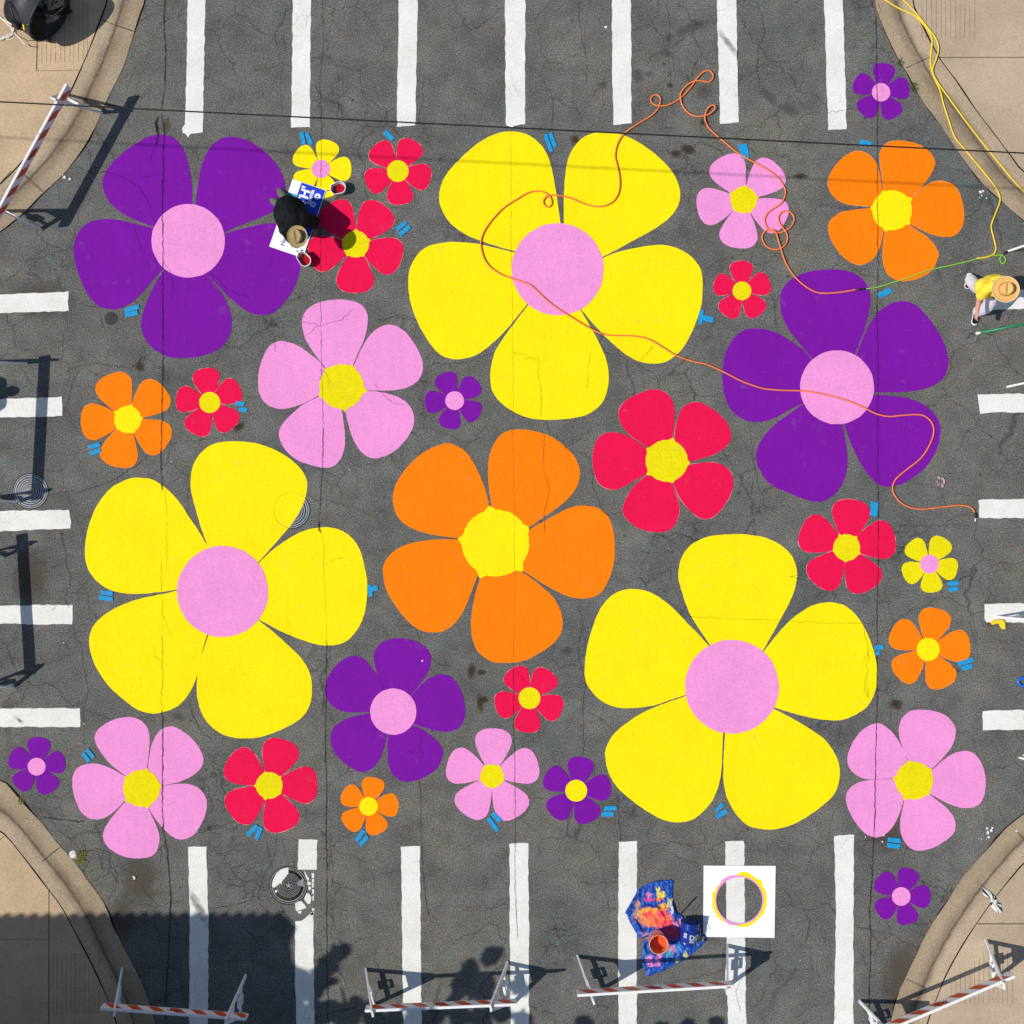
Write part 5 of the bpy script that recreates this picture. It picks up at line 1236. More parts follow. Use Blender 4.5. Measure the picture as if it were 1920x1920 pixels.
curved_text([('DO', .160, .50, .11, 0), ('IT', .160, 1.08, .11, 0), ('RECYC', .095, .62, .06, 0), ('es', .185, -.52, .10, -math.pi/2), ('P', .05, -.62, .05, -math.pi/2), ('3', .03, .6, .03, 0)], blue, M['white_board'])
bm = bmesh.new(); q0 = bb+axb*.30
tube(bm, catmull([q0+sdv*.16+upv*.0, q0+sdv*.172+upv*.05-axb*.06, q0+sdv*.150+upv*.10-axb*.13, q0+sdv*.05+upv*.165-axb*.150, q0-sdv*.05+upv*.16-axb*.13], 6)[:14], .0035, 6); link('wire_handle', bm, M['metal'], blue)
bm = bmesh.new(); tube(bm, [q0+sdv*.165-axb*.025, q0+sdv*.165+axb*.02], .012, 8); link('handle_lug', bm, M['bucket_blue'], blue)
# orange one standing up
ob = P(1230.4, 1756.5, .03)
white, _ = bucket('paint_bucket', 'open standing bucket splashed with orange and pink, orange paint inside', 'bucket', ob, Vector((0, 0, 1)), M['petal_pale'], None, [(r*1.0, h*.92) for r, h in PRO])
bm = bmesh.new(); lathe(bm, [(0, .15), (.136, .15)], ob, 32)
for q in bm.faces:
    q.normal_update()
    if q.normal.z < 0: q.normal_flip()
link('orange_paint', bm, M['wet_orange'], white)
bm = bmesh.new(); lathe(bm, [(.1355, .152), (.1455, .335)], ob, 40); link('paint_smears', bm, simple('orange_smears', (0.82, 0.20, 0.05), 0.4, 0.4, 0.55, 9), white)
bm = bmesh.new(); lathe(bm, [(.1475, .20), (.1545, .300), (.1575, .330), (.1575, .345), (.1475, .3455)], ob, 40)
m2, nt2, b2 = new_mat('orange_drips', 0.4, 0.4); b2.inputs['Base Color'].default_value = (.85, .22, .06, 1); tr = nt2.nodes.new('ShaderNodeBsdfTransparent'); mx = nt2.nodes.new('ShaderNodeMixShader')
bwn = nd(nt2, 'ShaderNodeRGBToBW'); nt2.links.new(ramp(nt2, noise_tex(nt2, geo_pos(nt2), 11, 3), [(.44, 0.0), (.5, 1.0)]), bwn.inputs[0]); nt2.links.new(bwn.outputs[0], mx.inputs[0]); nt2.links.new(tr.outputs[0], mx.inputs[1]); nt2.links.new(b2.outputs[0], mx.inputs[2]); nt2.links.new(mx.outputs[0], nt2.nodes['Material Output'].inputs['Surface'])
link('paint_drips', bm, m2, white)
bm = bmesh.new(); bar(bm, Q(1198, 1763.5, .10), Q(1226, 1759.5, .372), .024, .006, (0, 1, 0))
tag(link('stir_stick', bm, M['wood'], None, P(1205, 1762, 0)), 'brown paint stir stick resting against the orange bucket', 'stick')
bm = bmesh.new(); tube(bm, [P(1275, 1713, .03), P(1304, 1682, .022)], .011, 8)  # thin black tube laid from the tarp onto the road
tag(link('dark_tube', bm, M['black'], None, P(1290, 1698, 0)), 'thin black tube slanting from the tarp to the road above the blue bucket', 'stick')

# ================================================================ people
def limb(bm, pts, rs):
    """rounded limb through points with radii"""
    pts = [Vector(p) for p in pts]
    c = catmull(pts, 4); n = len(c)-1; r = []
    for i in range(len(c)):
        t = i/4; k = min(int(t), len(rs)-2); r.append(rs[k]+(rs[k+1]-rs[k])*min(1, t-k))
    tube(bm, c, r, 12)
    ball(bm, c[0], r[0]*.99, seg=12); ball(bm, c[-1], r[-1]*.99, seg=12)
def fuse(o, vox, sm=4):
    r = o.modifiers.new('fuse', 'REMESH'); r.mode = 'VOXEL'; r.voxel_size = vox; r.use_smooth_shade = True
    s = o.modifiers.new('soften', 'SMOOTH'); s.iterations = sm; s.factor = .5
def hand(bm, wrist, fdir, palm_n, side, curl=.5, sc=1.0):
    """palm, four bent fingers and a thumb; fdir along the fingers, palm_n out of the palm"""
    f = Vector(fdir).normalized(); n = Vector(palm_n); n = (n-f*n.dot(f)).normalized(); s = f.cross(n)*side
    w = Vector(wrist); pc = w+f*.05*sc
    for k in range(4):
        b0 = w+f*.015*sc+s*(k-1.5)*.013*sc; b1 = w+f*.09*sc+s*(k-1.5)*.021*sc
        limb(bm, [b0, (b0+b1)/2, b1], [.014*sc, .014*sc, .0115*sc])
        L = (.072, .082, .077, .060)[k]*sc; d1 = (f*math.cos(curl*.6)+n*math.sin(curl*.6)); d2 = (f*math.cos(curl*1.5)+n*math.sin(curl*1.5)); d3 = (f*math.cos(curl*2.2)+n*math.sin(curl*2.2))
        p1 = b1+d1*L*.45; p2 = p1+d2*L*.32; p3 = p2+d3*L*.25
        limb(bm, [b1, p1, p2, p3], [.0100*sc, .0092*sc, .0085*sc, .0072*sc])
    t0 = w+f*.02*sc-s*.018*sc; t1 = w+f*.048*sc-s*.045*sc+n*.012*sc; t2 = w+f*.075*sc-s*.052*sc+n*.024*sc; t3 = w+f*.095*sc-s*.048*sc+n*.034*sc
    limb(bm, [t0, t1, t2, t3], [.015*sc, .0125*sc, .0105*sc, .0085*sc])
def head(bm, c, face, up):
    c = Vector(c); F = Vector(face).normalized(); U = Vector(up); U = (U-F*U.dot(F)).normalized(); S_ = F.cross(U)
    R3 = Matrix((S_, F, U)).transposed()
    ball(bm, c, .10, (.76, .95, 1.15), 20, R3)
    ball(bm, c-U*.062+F*.028, .062, (.86, .92, .75), 14, R3)                      # jaw
    limb(bm, [c+F*.085+U*.018, c+F*.108-U*.012, c+F*.112-U*.028], [.009, .012, .014])   # nose
    limb(bm, [c+F*.092-U*.058-S_*.022, c+F*.099-U*.056, c+F*.092-U*.058+S_*.022], [.006, .008, .006])   # lips
    for s in (-1, 1):
        ball(bm, c+S_*s*.078-F*.005, .026, (.4, .75, 1.1), 10, R3)                 # ears
        limb(bm, [c+F*.082+U*.030+S_*s*.016, c+F*.086+U*.036+S_*s*.034, c+F*.072+U*.030+S_*s*.052], [.006, .007, .006])   # brows
def eyes(root, c, face, up):
    c = Vector(c); F = Vector(face).normalized(); U = Vector(up); U = (U-F*U.dot(F)).normalized(); S_ = F.cross(U)
    for s in (-1, 1):
        bm = bmesh.new(); ball(bm, c+F*.083+U*.014+S_*s*.030, .0115, seg=10); e = link('eye', bm, M['white_board'], root, smooth=True)
        bm = bmesh.new(); ball(bm, c+F*.0905+U*.014+S_*s*.030, .0058, seg=8); link('iris', bm, M['hair'], e, smooth=True)
def hat(root, c, up, fwd, rb, mat, band, crown_w, crown_l, hc, style, edge=None):
    U = Vector(up).normalized(); F = Vector(fwd); F = (F-U*F.dot(U)).normalized(); S_ = F.cross(U); c = Vector(c)
    bm = bmesh.new(); n = 56
    prof = [(.55, .004), (.7, .0), (.85, .001), (.97, .007), (1.0, .011), (.985, .004), (.85, -.004), (.7, -.005), (.5, -.002)]
    rows = []
    for r, h in prof:
        row = []
        for k in range(n):
            t = 2*math.pi*k/n; curl = .012*abs(math.sin(t))**2*(max(0, r-.6)/.4)*(1 if style == 'fedora' else .4)
            row.append(bm.verts.new(c+F*math.cos(t)*rb*r*1.03+S_*math.sin(t)*rb*r*.98+U*(h+curl)))
        rows.append(row)
    for a, b in zip(rows, rows[1:]):
        for k in range(n): f = bm.faces.new((a[k], a[(k+1) % n], b[(k+1) % n], b[k])); f.smooth = True
    bmesh.ops.recalc_face_normals(bm, faces=bm.faces); br = link('hat_brim', bm, mat, root)
    if edge:
        bm = bmesh.new(); tube(bm, [c+F*math.cos(t)*rb*1.035+S_*math.sin(t)*rb*.985+U*.012 for t in [2*math.pi*k/48 for k in range(49)]], .0045, 6, False); link('brim_edge', bm, edge, br)
    bm = bmesh.new(); rows = []; lv = [(1.0, 0), (.99, .25), (.96, .55), (.92, .82), (.86, .95), (.74, 1.0), (.5, 1.0), (.25, 1.0), (.02, 1.0)]
    for q, h in lv:
        row = []
        for k in range(n):
            t = 2*math.pi*k/n; u = math.cos(t)*q; v = math.sin(t)*q
            taper = 1
            if style == 'fedora': taper = 1-.42*max(0, h-.3)*max(0, u)          # teardrop, pinched at the front
            z = hc*h
            if h >= .95:
                if style == 'fedora': z -= hc*.40*math.exp(-(v/.30)**2)*max(0, 1-abs(u)**3) - hc*.14*math.exp(-(v/.10)**2)*max(0, 1-abs(u)**2)
                else: z -= hc*.28*math.exp(-((u-.05)/.16)**2)*(1-abs(v)**4)
            row.append(bm.verts.new(c+F*u*crown_l+S_*v*crown_w*taper+U*z))
        rows.append(row)
    for a, b in zip(rows, rows[1:]):
        for k in range(n): f = bm.faces.new((a[k], a[(k+1) % n], b[(k+1) % n], b[k])); f.smooth = True
    bm.faces.new(rows[-1])
    bmesh.ops.recalc_face_normals(bm, faces=bm.faces); cr = link('hat_crown', bm, mat, root)
    bm = bmesh.new(); w = [[c+F*math.cos(t)*(crown_l+.004)+S_*math.sin(t)*(crown_w+.004)+U*h for t in [2*math.pi*k/40 for k in range(41)]] for h in (.006, .026)]
    for k in range(40): bm.faces.new([bm.verts.new(p) for p in (w[0][k], w[0][k+1], w[1][k+1], w[1][k])])
    link('hat_band', bm, band, cr)
def shoe(root, heel, toe, mat, sole_mat, pitch=0.0):
    h = Vector(heel); t = Vector(toe); d = (t-h); L = d.length; d.normalize(); s = d.cross(Vector((0, 0, 1))).normalized(); u = s.cross(d)
    out = [(-.5,.0),(-.46,.25),(-.3,.34),(0,.32),(.25,.40),(.42,.32),(.5,.1),(.5,-.08),(.42,-.30),(.25,-.36),(0,-.28),(-.3,-.32),(-.46,-.24)]
    m_ = (h+t)/2; c = catmull([(a, b, 0) for a, b in out], 3, True)
    bm = bmesh.new(); lay = []
    for k, z in ((1.0, 0), (1.07, .008), (1.07, .022), (.98, .028)): lay.append([bm.verts.new(m_+d*p.x*L*k+s*p.y*L*.56*k*.92+u*z) for p in c])
    for a, b in zip(lay, lay[1:]):
        for i in range(len(c)): j = (i+1) % len(c); bm.faces.new((a[i], a[j], b[j], b[i]))
    bm.faces.new(lay[0][::-1]); bm.faces.new(lay[-1]); bmesh.ops.recalc_face_normals(bm, faces=bm.faces); so = None
    bm2 = bmesh.new(); lay = []
    for k, z, kx in ((.97, .026, 1), (.97, .045, 1), (.88, .060, .95), (.62, .080, .7), (.3, .088, .35)): lay.append([bm2.verts.new(m_-d*L*.06*(1-kx)*2+d*p.x*L*kx*.98+s*p.y*L*.56*k*.92+u*(z*(1 if p.x < .2 else 1-.5*(p.x-.2)/.3))) for p in c])
    for a, b in zip(lay, lay[1:]):
        for i in range(len(c)): j = (i+1) % len(c); f = bm2.faces.new((a[i], a[j], b[j], b[i])); f.smooth = True
    bm2.faces.new(lay[-1]); bmesh.ops.recalc_face_normals(bm2, faces=bm2.faces)
    sh = link('shoe', bm2, mat, root); link('sole', bm, sole_mat, sh)

M['straw_band'] = simple('straw_band', (0.50, 0.27, 0.08), 0.8, 0.2, 0.1, 60)
# --- walking person in yellow (faces the bottom of the photograph)
bp = P(1820, 558, 0)
hc = P(1809.5, 577.5, 1.575); fw = Vector((-.05, -1, -.25)); bu = Vector((-.05, -.12, 1))
bm = bmesh.new()
pel = P(1818, 556, .93); ch = P(1814.5, 564, 1.27); nk = P(1812, 570, 1.45)
head(bm, hc, fw, bu)
limb(bm, [nk, (nk+hc)/2, hc-Vector((0, 0, .05))], [.055, .052, .055])
limb(bm, [pel, (pel+ch)/2, ch, nk-Vector((0, 0, .05))], [.14, .13, .145, .10])
shR = P(1794, 567, 1.37); elR = P(1789.5, 578, 1.10); wrR = P(1793.5, 602, .89)
shL = P(1833, 563, 1.37); elL = P(1834, 567, 1.12); wrL = P(1832, 578, 1.06)
limb(bm, [ch+Vector((0, 0, .06)), shR, elR, wrR], [.08, .058, .045, .030]); limb(bm, [ch+Vector((0, 0, .06)), shL, elL, wrL], [.08, .058, .045, .030])
hand(bm, wrR, (0.02, -.75, -.55), (.8, .1, -.2), 1, .45); hand(bm, wrL, (-.7, -.3, .3), (0, .2, 1), -1, .8)
hipR = P(1810, 556, .90); hipL = P(1826, 557, .90); knL = P(1830, 583, .52); anL = P(1829.5, 585.5, .11); knR = P(1811.5, 550, .50); anR = P(1812.5, 527.5, .16)
limb(bm, [hipL, knL, anL], [.085, .058, .042]); limb(bm, [hipR, knR, anR], [.085, .058, .042])
per = link('person', bm, M['skin'], None, bp); fuse(per, .008)
tag(per, 'person walking in yellow shirt, white trousers and wide straw hat at the right edge', 'person')
eyes(per, hc, fw, bu)
bm = bmesh.new()
limb(bm, [pel-Vector((0, 0, .06)), pel+Vector((0, 0, .1)), ch, nk-Vector((0, 0, .045))], [.185, .170, .175, .085])
limb(bm, [ch+Vector((0, 0, .07)), shR, shR+(elR-shR)*.86], [.09, .083, .088]); limb(bm, [ch+Vector((0, 0, .07)), shL, shL+(elL-shL)*.86], [.09, .083, .088])
limb(bm, [pel-Vector((0, .0, .10))+Vector((-.08, 0, 0)), pel-Vector((0, 0, .10))+Vector((.08, 0, 0))], [.155, .155])
o = link('shirt', bm, M['cloth_yellow'], per); fuse(o, .010, 5)
bm = bmesh.new()
limb(bm, [hipL+Vector((-.02, 0, .0)), hipL-Vector((0, 0, .06)), knL, knL+(anL-knL)*.97], [.105, .118, .100, .094]); limb(bm, [hipR+Vector((.02, 0, .0)), hipR-Vector((0, 0, .06)), knR, knR+(anR-knR)*.97], [.105, .118, .100, .094])
limb(bm, [hipL-Vector((0, 0, .03)), hipR-Vector((0, 0, .03))], [.118, .118])
o = link('trousers', bm, M['cloth_white'], per); fuse(o, .010, 5)
shoe(per, P(1829, 582, .004), P(1826, 609, .004), M['cloth_black'], M['white_board'])
shoe(per, P(1811, 516, .15), P(1813, 540, .012), M['cloth_black'], M['white_board'])
bm = bmesh.new(); ball(bm, hc+Vector((0, .014, .018)), .103, (.80, .96, 1.08), 18); limb(bm, [hc+Vector((-.01, .075, .01)), hc+Vector((-.01, .10, -.09))], [.055, .045]); o = link('hair', bm, M['hair'], per); fuse(o, .010)
hat(per, hc+Vector((0, .006, .062)), Vector((-.04, -.02, 1)), Vector((1, -.1, 0)), .196, M['straw'], M['straw_band'], .100, .100, .115, 'straw', M['straw_edge'])
bm = bmesh.new(); c0 = P(1803, 578, 1.30)
for k in range(4): box(bm, c0+Vector((.012*k, -.055-.0, -.01*(k % 2))), (.007, 0, 0), (0, .006, 0), (0, 0, .012))
link('pocket_pens', bm, M['black'], per)

# --- kneeling painter in black
bp = P(552, 412, 0)
d = Vector((29, -61, 0)).normalized(); sdp = Vector((d.y, -d.x, 0))      # forward, and the painter's right
hip = P(550, 405, .40); chs = P(565.5, 436, .62); nk = P(571, 450, .66); hc = P(574.5, 463, .715)
fw = (d*.55+Vector((.1, 0, -.8))).normalized(); bu = (d*.75+Vector((0, 0, .62))).normalized()
shR = chs+sdp*.18+d*.02; shL = chs-sdp*.19+d*.02
elR = Q(533.5, 432, .36); wrR = Q(545, 453, .13)
elL = Q(591, 415, .40); wrL = Q(586.5, 426.5, .16)
knR = P(552, 423, .10); knL = P(575, 411, .10); anR = P(529, 389, .09); anL = P(537, 375, .09)
bm = bmesh.new(); head(bm, hc, fw, bu)
limb(bm, [nk-d*.03, nk, hc-d*.02], [.060, .056, .056]); limb(bm, [hip, (hip+chs)/2+Vector((0, 0, .05)), chs, nk-d*.04], [.15, .14, .15, .09])
limb(bm, [chs, shR, elR, wrR], [.08, .058, .046, .031]); limb(bm, [chs, shL, elL, wrL], [.08, .058, .046, .031])
hand(bm, wrR, (.7, -.6, -.4), (.3, .2, -1), 1, .6); hand(bm, wrL, (.35, -.75, -.45), (-.7, -.3, -.5), -1, .75)
hR = hip+sdp*.10; hL = hip-sdp*.10
limb(bm, [hR, knR, anR], [.09, .06, .042]); limb(bm, [hL, knL, anL], [.09, .06, .042])
per2 = link('person', bm, M['skin_dark'], None, bp); fuse(per2, .008)
tag(per2, 'person kneeling in black clothes and tan felt hat, painting a red flower', 'person')
eyes(per2, hc, fw, bu)
bm = bmesh.new()
limb(bm, [hip+d*-.02, hip+Vector((0, 0, .05)), (hip+chs)/2+Vector((0, 0, .06)), chs+Vector((0, 0, .02)), nk-d*.05], [.20, .225, .215, .19, .095])
limb(bm, [shR, shL], [.105, .105])
limb(bm, [hip+sdp*.10, chs+sdp*.12], [.17, .15]); limb(bm, [hip-sdp*.10, chs-sdp*.12], [.17, .15])
limb(bm, [chs, shR, elR, elR+(wrR-elR)*.9], [.10, .092, .078, .052]); limb(bm, [chs, shL, elL, elL+(wrL-elL)*.85], [.10, .092, .085, .056])
o = link('jacket', bm, M['cloth_black'], per2); fuse(o, .011, 5)
bm = bmesh.new()
limb(bm, [hR, knR+Vector((0, 0, .01)), anR], [.13, .09, .066]); limb(bm, [hL, knL+Vector((0, 0, .01)), anL], [.13, .09, .066]); limb(bm, [hR, hL], [.15, .15])
o = link('trousers', bm, M['cloth_black'], per2); fuse(o, .011, 5)
for an, tx in ((anR, (511, 376)), (anL, (525, 359))):
    e = P(*tx, .03); f = (e-an).normalized(); bm = bmesh.new()
    limb(bm, [an, an+f*.08+Vector((0, 0, .0)), an+f*.17-Vector((0, 0, .03)), an+f*.22-Vector((0, 0, .035))], [.055, .066, .062, .042]); o = link('shoe', bm, M['shoe_olive'], per2); fuse(o, .008, 3)
bm = bmesh.new(); ball(bm, hc+bu*.02-fw*.02, .103, (.85, .95, 1.05), 18); o = link('hair', bm, M['hair'], per2); fuse(o, .01)
hat(per2, Q(558, 443.5, .80), Vector((-.02, -.10, 1)), d*.8+Vector((-.25, -.3, 0)), .166, M['felt'], M['black'], .084, .106, .10, 'fedora')
bm = bmesh.new(); tube(bm, [wrL+Vector((.03, -.06, -.02)), wrL+Vector((.10, -.03, .01))], .008, 8); bmc = wrL+Vector((.03, -.06, -.02))
box(bm, bmc-Vector((.02, .03, .03)), (.02, .01, 0), (-.004, .012, 0), (0, 0, .03))
tag(link('paint_brush', bm, M['wood'], None, bmc), "small paint brush held in the kneeling painter's hand", 'brush')

# --- standing person beyond the left edge, whose shadow falls on a stripe
bp = P(-128, 764, 0); hc = bp+Vector((0, 0, 1.62)); fw = Vector((1, 0, 0)); bu = Vector((0, 0, 1)); bm = bmesh.new(); head(bm, hc, fw, bu)
nk = bp+Vector((0, 0, 1.47)); ch = bp+Vector((0, 0, 1.28)); pel = bp+Vector((0, 0, .95))
limb(bm, [nk, hc-Vector((0, 0, .06))], [.055, .055]); limb(bm, [pel, ch, nk], [.14, .15, .09])
for s in (-1, 1):
    sh = bp+Vector((0, s*.19, 1.40)); el = bp+Vector((-.02, s*.24, 1.12)); wr = bp+Vector((.10, s*.23, .90)); limb(bm, [ch+Vector((0, 0, .07)), sh, el, wr], [.08, .058, .045, .03]); hand(bm, wr, (.3, 0, -1), (0, -s, 0), s, .5)
    limb(bm, [pel+Vector((0, s*.09, -.03)), bp+Vector((.01, s*.10, .5)), bp+Vector((-.01, s*.11, .1))], [.085, .058, .042])
per3 = link('person', bm, M['skin'], None, bp); fuse(per3, .01); tag(per3, 'person standing past the left edge, seen only as a rounded shadow on a stripe', 'person'); eyes(per3, hc, fw, bu)
bm = bmesh.new(); limb(bm, [pel, ch, nk-Vector((0, 0, .04))], [.17, .175, .09])
for s in (-1, 1): limb(bm, [ch+Vector((0, 0, .07)), bp+Vector((0, s*.19, 1.40)), bp+Vector((-.02, s*.235, 1.16))], [.09, .08, .07])
fuse(link('shirt', bm, M['cloth_grey'], per3), .012, 4); bm = bmesh.new()
for s in (-1, 1): limb(bm, [pel+Vector((0, s*.09, 0)), bp+Vector((.01, s*.10, .5)), bp+Vector((-.01, s*.11, .08))], [.12, .09, .08])
fuse(link('trousers', bm, M['navy'], per3), .012, 4)
for s in (-1, 1): shoe(per3, bp+Vector((-.08, s*.11, .004)), bp+Vector((.18, s*.12, .004)), M['cloth_black'], M['white_board'])
bm = bmesh.new(); ball(bm, hc+Vector((-.016, 0, .022)), .104, (.96, .8, 1.08), 16); fuse(link('hair', bm, M['hair'], per3), .01)

# ================================================================ small things on the ground
bm = bmesh.new(); tube(bm, [P(1838, 624, .03), P(2010, 590, .03)], .022, 10); gp = link('pole', bm, M['green_pole'], None, P(1900, 612, 0)); tag(gp, 'green pole with a white tip lying below the walking person', 'pole')
bm = bmesh.new(); tube(bm, [P(1829, 626, .03), P(1838, 624, .03)], .0225, 10); link('white_tip', bm, M['white_plastic'], gp)
bm = bmesh.new(); pts = [(1857,1164),(1862,1162.5),(1875,1161.5),(1880,1162),(1883,1168),(1883.5,1177),(1880,1180),(1876,1178),(1873,1175),(1875,1174),(1873,1169),(1871.5,1167.5),(1865,1169),(1858.5,1171.5),(1856.5,1169)]
prism(bm, [tuple(P(*p))[:2] for p in pts], .012, .055); bmesh.ops.bevel(bm, geom=[e for e in bm.edges if e.calc_length() > 0], offset=.008, segments=2, affect='EDGES', clamp_overlap=True)
tag(link('elbow_piece', bm, M['yellow_plastic'], None, P(1873, 1168, 0)), 'yellow plastic elbow piece on the end of a crosswalk stripe', 'plastic piece')
bm = bmesh.new(); tube(bm, [P(1921+13*math.cos(a), 1278+8*math.sin(a), .02) for a in [2*math.pi*k/24 for k in range(25)]], .026, 8, False); bmesh.ops.remove_doubles(bm, verts=bm.verts, dist=.0005)
tag(link('tape_roll', bm, M['blue_plastic'], None, P(1918, 1278, 0)), 'blue ring shaped tape roll cut by the right edge', 'tape roll')
bm = bmesh.new()
for k in range(7):
    a = k*.95+.3; c = P(1763+3.5*math.cos(a), 903+3.5*math.sin(a), .016); e = P(1763+(9+2*(k % 3))*math.cos(a), 903+(9+2*((k+1) % 3))*math.sin(a), .03); s = (e-c).cross(Vector((0, 0, 1))).normalized()*.028
    m_ = (c+e)/2+Vector((0, 0, .014)); v = [bm.verts.new(p) for p in (c, m_+s, e, m_-s)]; f = bm.faces.new(v)
bmesh.ops.solidify(bm, geom=bm.faces[:], thickness=.002)
tag(link('fallen_blossom', bm, M['petal_pale'], None, P(1763, 903, 0)), 'pale pink fallen blossom on the asphalt beside the orange cord', 'blossom')
def crumple(name, label, cat, outline, mat, h, second=None, off=(0, 0), s=1.0, z=.012):
    bm = bmesh.new(); c = catmull([(a/s+off[0], b/s+off[1], 0) for a, b in outline], 3, True); cx_ = sum(p.x for p in c)/len(c); cy_ = sum(p.y for p in c)/len(c); rows = []
    for q, hh in ((1.0, 0), (.86, .5), (.6, .9), (.3, .7)):
        rows.append([bm.verts.new(P(cx_+(p.x-cx_)*q, cy_+(p.y-cy_)*q, z+h*hh*(.55+.9*abs(n1(i*.8, q*9+cx_))))) for i, p in enumerate(c)])
    for a, b in zip(rows, rows[1:]):
        for i in range(len(c)):
            j = (i+1) % len(c); f = bm.faces.new((a[i], a[j], b[j], b[i]))
            if second and n1(i*.45, cx_+3) > .05: f.material_index = 1
    f = bm.faces.new(rows[-1]); bmesh.ops.recalc_face_normals(bm, faces=bm.faces)
    return tag(link(name, bm, [mat, second] if second else mat, None, P(cx_, cy_, 0)), label, cat)
crumple('rag', 'twisted black and white rag on the bottom right pavement', 'rag', [(480,540),(600,580),(780,680),(1000,880),(1100,980),(1180,1180),(1200,1320),(1370,1340),(1320,1500),(1410,1600),(1240,1730),(1080,1600),(930,1450),(870,1320),(880,1150),(830,1000),(690,960),(520,850),(500,700)], M['paper'], .05, M['black'], (1820,1640), 24, .034)
crumple('paper_scrap', 'white crumpled paper scrap by the weeds at the kerb', 'litter', [(131,1598),(140,1594),(146,1600),(144,1608),(137,1609),(132,1606)], M['paper'], .03)
crumple('paper_scrap', 'small white scrap on the brown patch below the bottom left pink flower', 'litter', [(249,1642),(253,1642),(256,1646),(253,1649),(250,1648)], M['paper'], .025)
crumple('paper_scrap', 'tiny white scrap between the upper crosswalk stripes', 'litter', [(1132,51),(1139,49),(1137,54)], M['paper'], .012)
def tuft(label, c, r, n, mat, hmax):
    bm = bmesh.new()
    for k in range(n):
        a = random.uniform(0, 6.28); q = r*math.sqrt(random.random()); x = c[0]+q*math.cos(a)*1.0; y = c[1]+q*math.sin(a)*1.4; b0 = P(x, y, .008); t = random.uniform(0, 6.28); L = random.uniform(.3, 1)*hmax; tip = b0+Vector((math.cos(t)*L, math.sin(t)*L, L*random.uniform(.3, 1))); s = (tip-b0).cross(Vector((0, 0, 1))).normalized()*.007
        bm.faces.new([bm.verts.new(p) for p in (b0+s, b0-s, tip)])
    tag(link('weed_tuft', bm, mat, None, P(*c)), label, 'weed', 'weeds in the kerb joint')
tuft('dry yellow weed tuft by the kerb next to white paper', (152,1606), 9, 110, M['weed'], .09)
tuft('green weed in the kerb joint beside the tiny purple flower', (1714,164), 6, 60, M['weed_green'], .06)
tuft('small weed in the kerb joint above the yellow cord', (1688,118), 5, 40, M['weed_green'], .05)
tuft('small weed in the bottom left kerb below the tiny purple flower', (40,1500), 5, 40, M['weed'], .05)
bm = bmesh.new()
for (x, y, r) in [(1838,360,3.2),(1842,359,2.6),(1840,367,1.6),(1849,372,1.5),(1836,371,1),(1850,1553,2.4),(1852,1561,3),(1853,1569,2.6),(1858,1557,2.6),(1860,1552,2.2),(1840,1573,1.2),(1849,1574,1),(1835,1572,.9),(121,333,3.2),(131,336,2.4),(118,328,1.2),(158,1357,1.2),(792,1239,1.6),(1656,1566,2),(1654,1578,1.6),(1622,1569,1.2),(1735,1240,1),(1160,1695,.9),(1395,1080,1),(1800,510,.9),(120,1205,1.4),(1500,1800,1),(868,857,1),(655,880,1.2),(322,866,1),(1905,1558,2),(1920,1419,5)]:
    n = 9; poly(bm, [P(x+r*(.7+.5*random.random())*math.cos(2*math.pi*k/n), y+r*(.7+.5*random.random())*math.sin(2*math.pi*k/n), .0128) for k in range(n)])
link('paint_splash', bm, M['stripe'], road)

# ================================================================ tree and building outside the frame, whose shadows fall into it
sv = Vector(SUNV)
def above(x, y, z):       # point at height z whose shadow falls on ground pixel x, y
    return P(x, y, 0)+sv*(z/sv.z)
rnd = random.Random(11)
CL = []
for (x, y, r, n, z) in [(525,1745,24,300,6.2),(508,1790,34,500,6.3),(535,1832,26,380,6.0),(632,1788,13,150,5.6),(648,1782,8,60,5.6),(612,1812,17,210,5.6),(600,1835,18,260,5.8),(560,1838,20,280,6.0),(585,1862,16,120,5.9),(650,1905,22,320,5.4),(620,1895,18,230,5.5),(595,1900,22,300,5.8),(672,1880,8,70,5.3),(690,1888,12,120,5.3),(700,1912,16,200,5.2),
        (918,1795,13,170,5.2),(930,1788,7,60,5.2),(882,1818,13,160,5.2),(868,1828,8,70,5.2),(885,1845,20,300,5.0),(908,1842,17,240,5.0),(862,1846,8,70,5.2),(856,1868,9,110,5.2),(842,1880,7,60,5.2),(905,1868,15,180,5.0),(780,1906,16,220,5.0),(820,1902,14,180,5.0),(860,1905,16,230,5.0),(900,1908,15,220,5.0),(940,1900,14,180,4.9),(972,1850,12,90,4.8),(978,1912,12,130,4.8),(740,1910,14,180,5.1),(800,1918,20,280,5.0),
        (1096,1920,13,170,4.8),(1290,1922,10,110,4.6),(1343,1921,12,130,4.6),(1240,1932,14,180,4.6)]: CL.append((x, y, r*1.06, int(n*.85), z))
for k in range(90):
    x, y, r, n, z = rnd.choice(CL[:34]); a = rnd.uniform(0, 6.28); q = r*rnd.uniform(.9, 1.5); CL.append((x+q*math.cos(a), y+q*.8*math.sin(a), rnd.uniform(2.5, 6), rnd.randint(6, 22), z))
for k in range(120):
    x = rnd.uniform(470, 1300); y = rnd.uniform(1945, 2300); CL.append((x, y, rnd.uniform(18, 36), 170, rnd.uniform(4.4, 7.0)))
troot = thing('tree', 'leafy tree below the bottom edge, seen only as dappled shade on the road', 'tree', P(330, 2290, ZS))
bm = bmesh.new()
